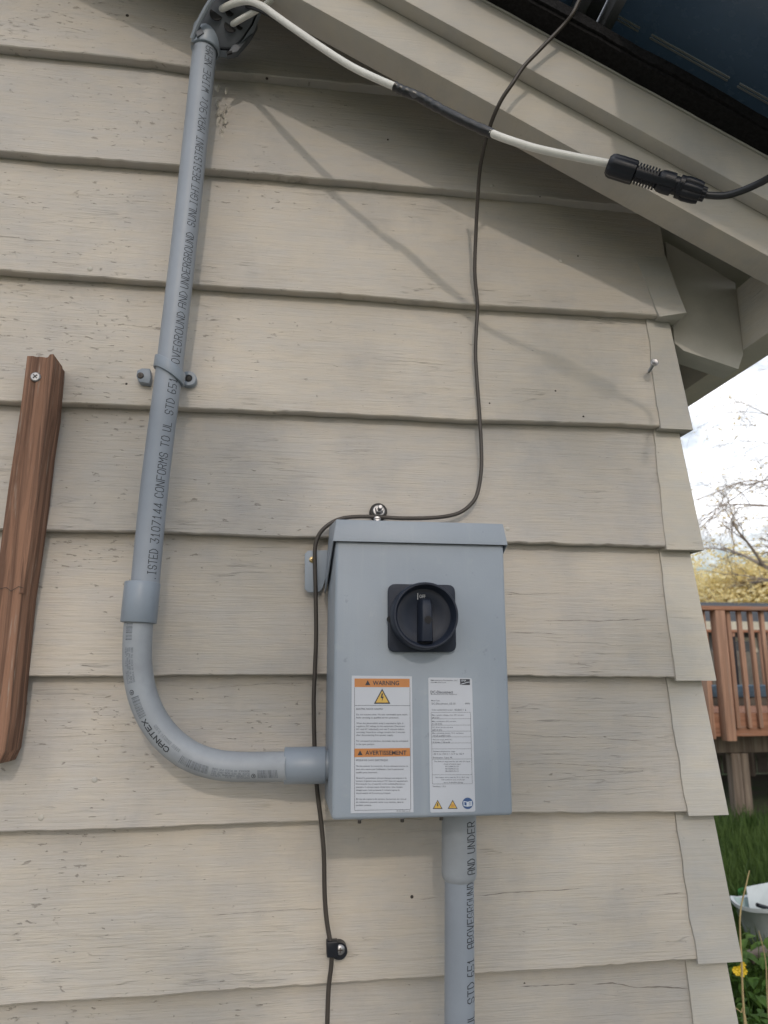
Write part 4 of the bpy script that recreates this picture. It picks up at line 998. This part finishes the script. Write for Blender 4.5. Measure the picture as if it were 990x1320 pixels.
# tub with a stick in it
tc_ = Vector((2.40, 2.50, 0)); tub = tag(empty('plastic_tub', tc_), 'worn white plastic tub standing in the grass with rubbish inside', 'tub')
def oval_ring(rx, ry, z, seg=36, rot=.25):
    out = []
    for k in range(seg):
        a = 2*math.pi*k/seg; c_, s_ = math.cos(a), math.sin(a); p = 2.5
        x = rx*math.copysign(abs(c_)**(2/p), c_); y = ry*math.copysign(abs(s_)**(2/p), s_)
        out.append(Vector((tc_.x+x*math.cos(rot)-y*math.sin(rot), tc_.y+x*math.sin(rot)+y*math.cos(rot), z+(.012*math.sin(a*2+1)+.010*math.sin(a*5+z*9))*min(1, z*5))))
    return out
def ringmesh(rings, name, mat, par, closeend=True):
    mb = MB(); sg = len(rings[0])
    fs = [(i*sg+k, i*sg+(k+1) % sg, (i+1)*sg+(k+1) % sg, (i+1)*sg+k) for i in range(len(rings)-1) for k in range(sg)]
    if closeend: fs.append(tuple((len(rings)-1)*sg+k for k in range(sg)))
    mb.add([p for r_ in rings for p in r_], fs); return mb.build(name, mat, par, smooth=True, angle=60)
tb = ringmesh([oval_ring(.26,.20,.245), oval_ring(.275,.215,.248), oval_ring(.275,.215,.232), oval_ring(.262,.200,.225), oval_ring(.235,.175,.13), oval_ring(.205,.15,.02), oval_ring(.18,.13,.012)], 'tub_shell', 'tub_plastic', tub)
ringmesh([oval_ring(.259,.199,.245), oval_ring(.225,.168,.13), oval_ring(.20,.145,.04), oval_ring(.02,.02,.04)], 'tub_lining', 'tub_inner', tub)
stk_ = tag(MB().tube([tc_+Vector((-.24,-.10,.27)), tc_+Vector((.10,.02,.15))], .009, 10).build('stick', 'black_plastic', None, smooth=True), 'dark rod lying across the inside of the white tub', 'rod')
pb = tag(MB().prism([tc_+Vector((-.15,.10,.16)), tc_+Vector((.0,.13,.16)), tc_+Vector((.0,.15,.29)), tc_+Vector((-.14,.13,.28))], (.003,.006,0)).build('paper_sheet', 'tub_plastic', None), 'pale sheet propped inside the white tub', 'sheet')
gb = tag(ringmesh([[Vector((2.56+.11*math.cos(a), 2.98+.11*math.sin(a), z)) for a in [2*math.pi*k/24 for k in range(24)]] for z in (.15, .145, .08, .0)], 'green_bucket', 'green_plastic', None), 'green bucket rim showing behind the white tub', 'bucket')
pk = at(985, 1238, -1.9)
tag(MB().prism([pk+Vector((-.06,-.02,.02)), pk+Vector((.35,.10,.05)), pk+Vector((.35,.14,.05)), pk+Vector((-.04,.05,.02))], (0,.0,-.025)).build('plank', 'grey_post_wood', None, bevel=.002), 'weathered grey plank lying over the weeds below the tub', 'plank')
# post below plank so it rests on the ground
tag(MB().box(pk.x+.1, pk.x+.3, pk.y+.02, pk.y+.14, -.01, pk.z+.012).build('concrete_block', 'foundation_concrete', None, bevel=.006), 'rough block under the grey plank', 'block')

# ================================================================ DECK
deck = tag(empty('deck', (3.6, 5.0, 0)), 'raised wooden deck with red-brown railing beyond the house corner', 'deck')
DX0, DX1, DY0, DY1, DZ = 3.64, 7.6, 5.05, 8.4, .93
zr_ = 1.845
def part_box(name, mat, *b, par=deck, bev=.004): return MB().box(*b).build(name, mat, par, bevel=bev)
part_box('top_rail', 'deck_wood_long', DX0-.08, DX1, DY0-.10, DY0+.04, zr_-.035, zr_)
part_box('rim_board', 'deck_wood_long', DX0, DX1, DY0, DY0+.04, DZ-.17, DZ+.02)
part_box('rim_board', 'deck_wood', DX0, DX0+.04, DY0+.045, DY1, DZ-.17, DZ+.02)
part_box('corner_post', 'deck_wood', DX0+.045, DX0+.135, DY0-.095, DY0-.004, DZ-.20, zr_-.036)
part_box('side_post', 'deck_wood', DX0-.045, DX0-.004, DY0-.02, DY0+.07, DZ-.19, zr_-.036)
part_box('top_rail', 'deck_wood', DX0-.10, DX0+.02, DY0+.05, DY1, zr_-.035, zr_)
me0 = None; k = 0
x = DX0+.20
while x < DX1:
    if me0 is None:
        me0 = MB().box(-.0175, .0175, -.0175, .0175, DZ-.10, zr_-.036).build('baluster', 'deck_wood', deck, bevel=.003); me0.location = (x, DY0-.022, 0)
        me0.matrix_parent_inverse = Matrix.Translation(-deck.location)
    else:
        o = me0.copy(); col.objects.link(o); o.location = (x+rnd.uniform(-.004,.004), DY0-.022, 0)
    x += .105
y = DY0+.16
while y < DY1:
    o = me0.copy(); col.objects.link(o); o.location = (DX0-.022, y, 0); y += .115
# far railing of the deck
part_box('top_rail', 'deck_wood_long', DX0, DX1, DY1, DY1+.10, zr_-.035, zr_, bev=0)
x = DX0+.1
while x < DX1:
    o = me0.copy(); col.objects.link(o); o.location = (x, DY1+.03, 0); x += .13
# deck boards
bm0 = None
y = DY0+.045
while y < DY1-.14:
    if bm0 is None: bm0 = MB().box(DX0+.045, DX1, 0, .136, DZ-.01, DZ+.018).build('deck_board', 'deck_wood_long', deck, bevel=.003); bm0.location = (0, y, 0); bm0.matrix_parent_inverse = Matrix.Translation(-deck.location)
    else:
        o = bm0.copy(); col.objects.link(o); o.location = (0, y, 0)
    y += .142
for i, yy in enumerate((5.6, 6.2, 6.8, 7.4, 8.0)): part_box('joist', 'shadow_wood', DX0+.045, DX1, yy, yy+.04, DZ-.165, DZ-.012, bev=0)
part_box('beam', 'grey_post_wood', DX0+.02, DX1, DY0+.35, DY0+.43, DZ-.34, DZ-.175)
for x_, m_ in ((3.98, 'grey_post_wood'), (5.9, 'grey_post_wood'), (7.4, 'grey_post_wood')):
    part_box('support_post', m_, x_, x_+.09, DY0+.34, DY0+.43, -.02, DZ-.345)
for x_ in (3.9, 5.9, 7.4): part_box('support_post', 'grey_post_wood', x_, x_+.09, DY1-.3, DY1-.21, -.02, DZ-.175)
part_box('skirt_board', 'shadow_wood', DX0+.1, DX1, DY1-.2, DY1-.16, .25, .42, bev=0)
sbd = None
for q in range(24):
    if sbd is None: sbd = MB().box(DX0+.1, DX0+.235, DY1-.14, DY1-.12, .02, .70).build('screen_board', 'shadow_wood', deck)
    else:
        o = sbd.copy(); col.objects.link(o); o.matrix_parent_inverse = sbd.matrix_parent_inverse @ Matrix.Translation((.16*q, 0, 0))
# second, brown leg just beside the grey one
part_box('support_post', 'grey_post_wood', 4.085, 4.155, DY0+.36, DY0+.43, -.02, DZ-.345)

# furniture on the deck, half hidden by the balusters
bench = tag(empty('storage_bench', (4.5, 6.3, DZ)), 'low blue-grey cushioned bench on the deck behind the balusters', 'bench')
MB().box(4.3, 6.2, 6.3, 6.8, DZ+.10, DZ+.22).build('cushion', 'blue_fabric', bench, bevel=.02)
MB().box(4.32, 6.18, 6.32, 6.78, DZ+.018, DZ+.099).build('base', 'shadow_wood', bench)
jug = tag(empty('cream_jug', (4.42, 6.1, DZ)), 'small cream plastic container on the deck floor', 'container')
MB().lathe([(0,.06),(.10,.065),(.14,.05),(.16,.02),(.18,.02)], (4.42, 6.05, DZ+.019), (0,0,1), 16).build('body', 'cream_plastic', jug, smooth=True)
MB().tube([(4.47,6.05,DZ+.05),(4.52,6.05,DZ+.07),(4.52,6.05,DZ+.12),(4.47,6.05,DZ+.14)], .008, 6).build('handle', 'cream_plastic', jug)
umb = tag(MB().prism([(4.50,6.9,DZ+.45),(4.62,6.9,DZ+.45),(4.54,6.9,DZ+1.0),(4.47,6.9,DZ+1.02)], (0,.03,0)).build('leaning_board', 'deck_wood', None), 'sunlit orange-brown board leaning on the far deck railing', 'board')
bl = tag(MB().box(5.05, 5.11, 6.9, 6.96, DZ+.1, DZ+.75).build('black_post', 'black_plastic', None), 'narrow black upright standing on the deck behind the second baluster', 'upright')

# ================================================================ FAR HOUSES, FENCE
fh = tag(empty('far_house', (8, 13, 0)), 'low grey house with a dark roof and pale eave band behind the deck', 'house')
MB().box(8.0, 17.0, 14.0, 20.0, 0, 2.25).build('wall', 'far_siding', fh)
MB().prism([(7.5, 13.4, 2.28), (7.5, 20.6, 2.28), (7.5, 17, 3.05)], (10, 0, 0)).build('roof', 'far_roof', fh)
MB().box(7.5, 17.5, 13.32, 13.39, 2.10, 2.30).build('eave_band', 'far_trim', fh)
for x_ in (9.3, 11.2, 13.5):
    w1 = MB().box(x_, x_+.9, 13.95, 13.995, 1.1, 2.0).build('window_frame', 'far_trim', fh); MB().box(x_+.07, x_+.83, 13.93, 13.948, 1.17, 1.93).build('pane', 'far_glass', w1)
fence = tag(empty('board_fence', (2.5, 10.6, 0)), 'dark weathered board fence running across behind the deck', 'fence')
fb = None; x = 1.2; k = 0
while x < 14:
    h = 1.45
    if fb is None: fb = MB().box(0, .14, 10.6, 10.62, .0, 1.62).build('fence_board', 'fence_grey', fence, bevel=0); fb.matrix_parent_inverse = Matrix.Translation(-fence.location); fb.location = (x, 0, 0)
    else:
        o = fb.copy(); col.objects.link(o); o.location = (x, rnd.uniform(-.006,.006), rnd.uniform(-.02,.01))
    x += .15
for z_ in (.3, 1.3): MB().box(1.2, 16, 10.625, 10.665, z_, z_+.09).build('fence_rail', 'fence_grey', fence)

# ================================================================ TREES
def tree(name, label, x, y, h, r0, leafmat, seed, spread=.55, nleaf=5000, leaf=.05, droop=0, levels=4, group='trees beyond the yard', bare=False, trunk='bark', base=.32, clump=.35):
    r_ = random.Random(seed); o = tag(empty(name, (x, y, 0)), label, 'tree', group)
    limb = MB(); tips = []
    def grow(P, d, L, rad, lev):
        n = 4; pts = [P]; q = P.copy(); dd = d.copy()
        for i in range(n):
            dd = (dd+Vector((r_.gauss(0,.13), r_.gauss(0,.13), r_.gauss(0,.08)-droop*(lev >= 2)*.16))).normalized(); q = q+dd*L/n; pts.append(q)
        sg = 8 if lev == 0 else (5 if lev < 3 else 3)
        limb.tube(pts, [rad*(1-.5*i/n) for i in range(n+1)], sg)
        if lev >= 2: tips.extend(pts[1:])
        if lev >= levels: return
        kids = 5 if lev == 0 else (4 if lev < levels-1 else 5)
        for c_ in range(kids):
            t = r_.uniform(.35, 1) if lev else r_.uniform(.55, 1); i = min(int(t*n), n-1); S = pts[i].lerp(pts[i+1], t*n-i)
            az = r_.uniform(0, 6.28); nd = (dd+Vector((math.cos(az)*spread*1.6, math.sin(az)*spread*1.6, r_.uniform(-.1,.5)))).normalized()
            grow(S, nd, L*r_.uniform(.55,.78), rad*.5, lev+1)
    grow(Vector((x, y, -.1)), Vector((r_.gauss(0,.05), r_.gauss(0,.05), 1)).normalized(), h*base, r0, 0)
    limb.build('trunk', trunk, o, smooth=True)
    if nleaf:
        vs, fs = [], []
        for i in range(nleaf):
            c_ = r_.choice(tips); P = c_+Vector((r_.gauss(0,clump), r_.gauss(0,clump), r_.gauss(0,clump*.8)))
            a = Vector((r_.gauss(0,1), r_.gauss(0,1), r_.gauss(0,1))).normalized(); b = a.orthogonal().normalized(); s_ = leaf*r_.uniform(.6,1.4); k0 = len(vs)
            vs += [P-a*s_, P+b*s_*.6, P+a*s_, P-b*s_*.6]; fs.append((k0, k0+1, k0+2, k0+3))
        me = bpy.data.meshes.new('crown'); me.from_pydata(vs, [], fs); link('crown', me, leafmat, o)
    return o
tree('budding_tree', 'tall bare tree with drooping twigs and a few yellow buds, reaching in from the right', 8.2, 8.6, 9.2, .062, 'blossom_pale', 5, .62, 3500, .022, .7, 6, trunk='twig_bark', base=.36, clump=.14)
tree('budding_tree', 'second bare tree with thin twigs rising behind the deck', 11.6, 12.3, 8.2, .15, 'blossom_pale', 9, .6, 2000, .035, .3, 5, trunk='twig_bark', base=.36, clump=.2)
for i, (x, y, h, lb_) in enumerate(((10.4,22,8.6,'yellow-green blossoming tree just right of the house corner'),(12.4,21,7.6,'yellow blossoming tree at the right edge over the railing'),(15.5,24,8.6,'pale yellow tree past the right edge'),
        (16.5,30,9.5,'taller hazy yellow tree behind the nearer blossoming ones'),(8.5,27,8,'yellow tree hidden beyond the wall'),(20,27,9,'yellow tree far out to the right'))):
    tree('blossoming_tree', lb_, x+3, y, h, .16, 'blossom_leaf', 30+i, .7, 15000, .075, 0, 4, base=.32, clump=.40, trunk='twig_bark')
# dark shrubs under and behind the deck
for i, (x, y, s, lb_) in enumerate(((5.2,9.6,.9,'dark green bush seen under the deck'),(6.6,9.8,1.0,'dark bush under the deck towards the right edge'),(4.0,9.4,.8,'dark bush behind the left deck posts'),(8.2,9.7,1.1,'dark bush past the end of the deck'))):
    o = tag(empty('bush', (x, y, 0)), lb_, 'bush', 'dark bushes behind the deck'); r_ = random.Random(60+i); vs, fs = [], []
    st_ = MB()
    for q in range(9):
        a = r_.uniform(0, 6.28); st_.tube([(x,y,-.02),(x+math.cos(a)*.2*s, y+math.sin(a)*.15*s, .3*s),(x+math.cos(a)*.45*s, y+math.sin(a)*.3*s, .65*s)], .012, 5)
    st_.build('stem', 'bark', o)
    for q in range(2600):
        th = r_.uniform(0, 6.28); rr_ = r_.random()**.4; zz = r_.uniform(.04, .85)*s
        P = Vector((x+math.cos(th)*rr_*.75*s, y+math.sin(th)*rr_*.45*s, zz*(1-.3*rr_)))
        a = Vector((r_.gauss(0,1), r_.gauss(0,1), r_.gauss(0,1))).normalized(); b = a.orthogonal().normalized(); s_ = .04*r_.uniform(.6,1.4); k0 = len(vs)
        vs += [P-a*s_, P+b*s_*.6, P+a*s_, P-b*s_*.6]; fs.append((k0, k0+1, k0+2, k0+3))
    me = bpy.data.meshes.new('crown'); me.from_pydata(vs, [], fs); link('crown', me, 'shrub_leaf', o)
# the yard tree behind the photographer, whose branches dapple the low sun on the wall
yt = tag(empty('yard_tree', (1.5, -2.75, 0)), 'young leafing tree in the yard opposite the wall, shading it in soft patches', 'tree')
r_ = random.Random(77); limb = MB(); vs, fs = [], []
limb.tube(smoothpath([(1.5,-2.75,-.1),(1.48,-2.74,.9),(1.42,-2.7,1.7),(1.36,-2.68,2.5),(1.30,-2.6,3.3)], 4), [.055-.0022*i for i in range(17)], 8)
for px, py, sp, n_ in ((845,862,.040,150),(800,905,.028,90),(775,935,.030,120),(745,968,.028,90),(712,990,.030,110),(678,1002,.03,90),(792,1212,.035,120),(750,1290,.055,260),(690,1300,.05,160),(650,1225,.04,110),(705,1160,.045,90),(640,1130,.04,90),
      (880,1290,.04,90),(335,890,.045,110),(320,700,.05,110),(285,620,.05,100),(200,640,.05,90),(255,860,.05,90),(120,560,.06,100),(720,520,.08,70),(60,1250,.1,90),(250,1290,.07,90),(560,1290,.05,90)):
    W_ = at(px, py, 0); dist_ = 2.3+r_.uniform(-.15,.25); Q = W_+sdir*(dist_/-sdir.y)
    tz = min(3.0, max(1.3, Q.z-.6-.25*abs(Q.x-1.4))); S_ = Vector((1.5-.085*tz, -2.7, tz)); Mq = S_.lerp(Q, .5)+Vector((0,-.08,.10))
    limb.tube(smoothpath([S_, Mq, Q], 5), [.010-.0007*i for i in range(11)], 5)
    for i in range(int(n_*5.5)):
        P = Q+Vector((r_.gauss(0,sp*.8), r_.gauss(0,sp*.8), r_.gauss(0,sp*.8)))
        a = Vector((r_.gauss(0,1), r_.gauss(0,1), r_.gauss(0,1))).normalized(); b = a.orthogonal().normalized(); s_ = .011*r_.uniform(.6,1.4); k0 = len(vs)
        vs += [P-a*s_, P+b*s_*.6, P+a*s_, P-b*s_*.6]; fs.append((k0, k0+1, k0+2, k0+3))
limb.build('trunk', 'bark', yt, smooth=True)
me = bpy.data.meshes.new('crown'); me.from_pydata(vs, [], fs); link('crown', me, 'yard_leaf', yt)
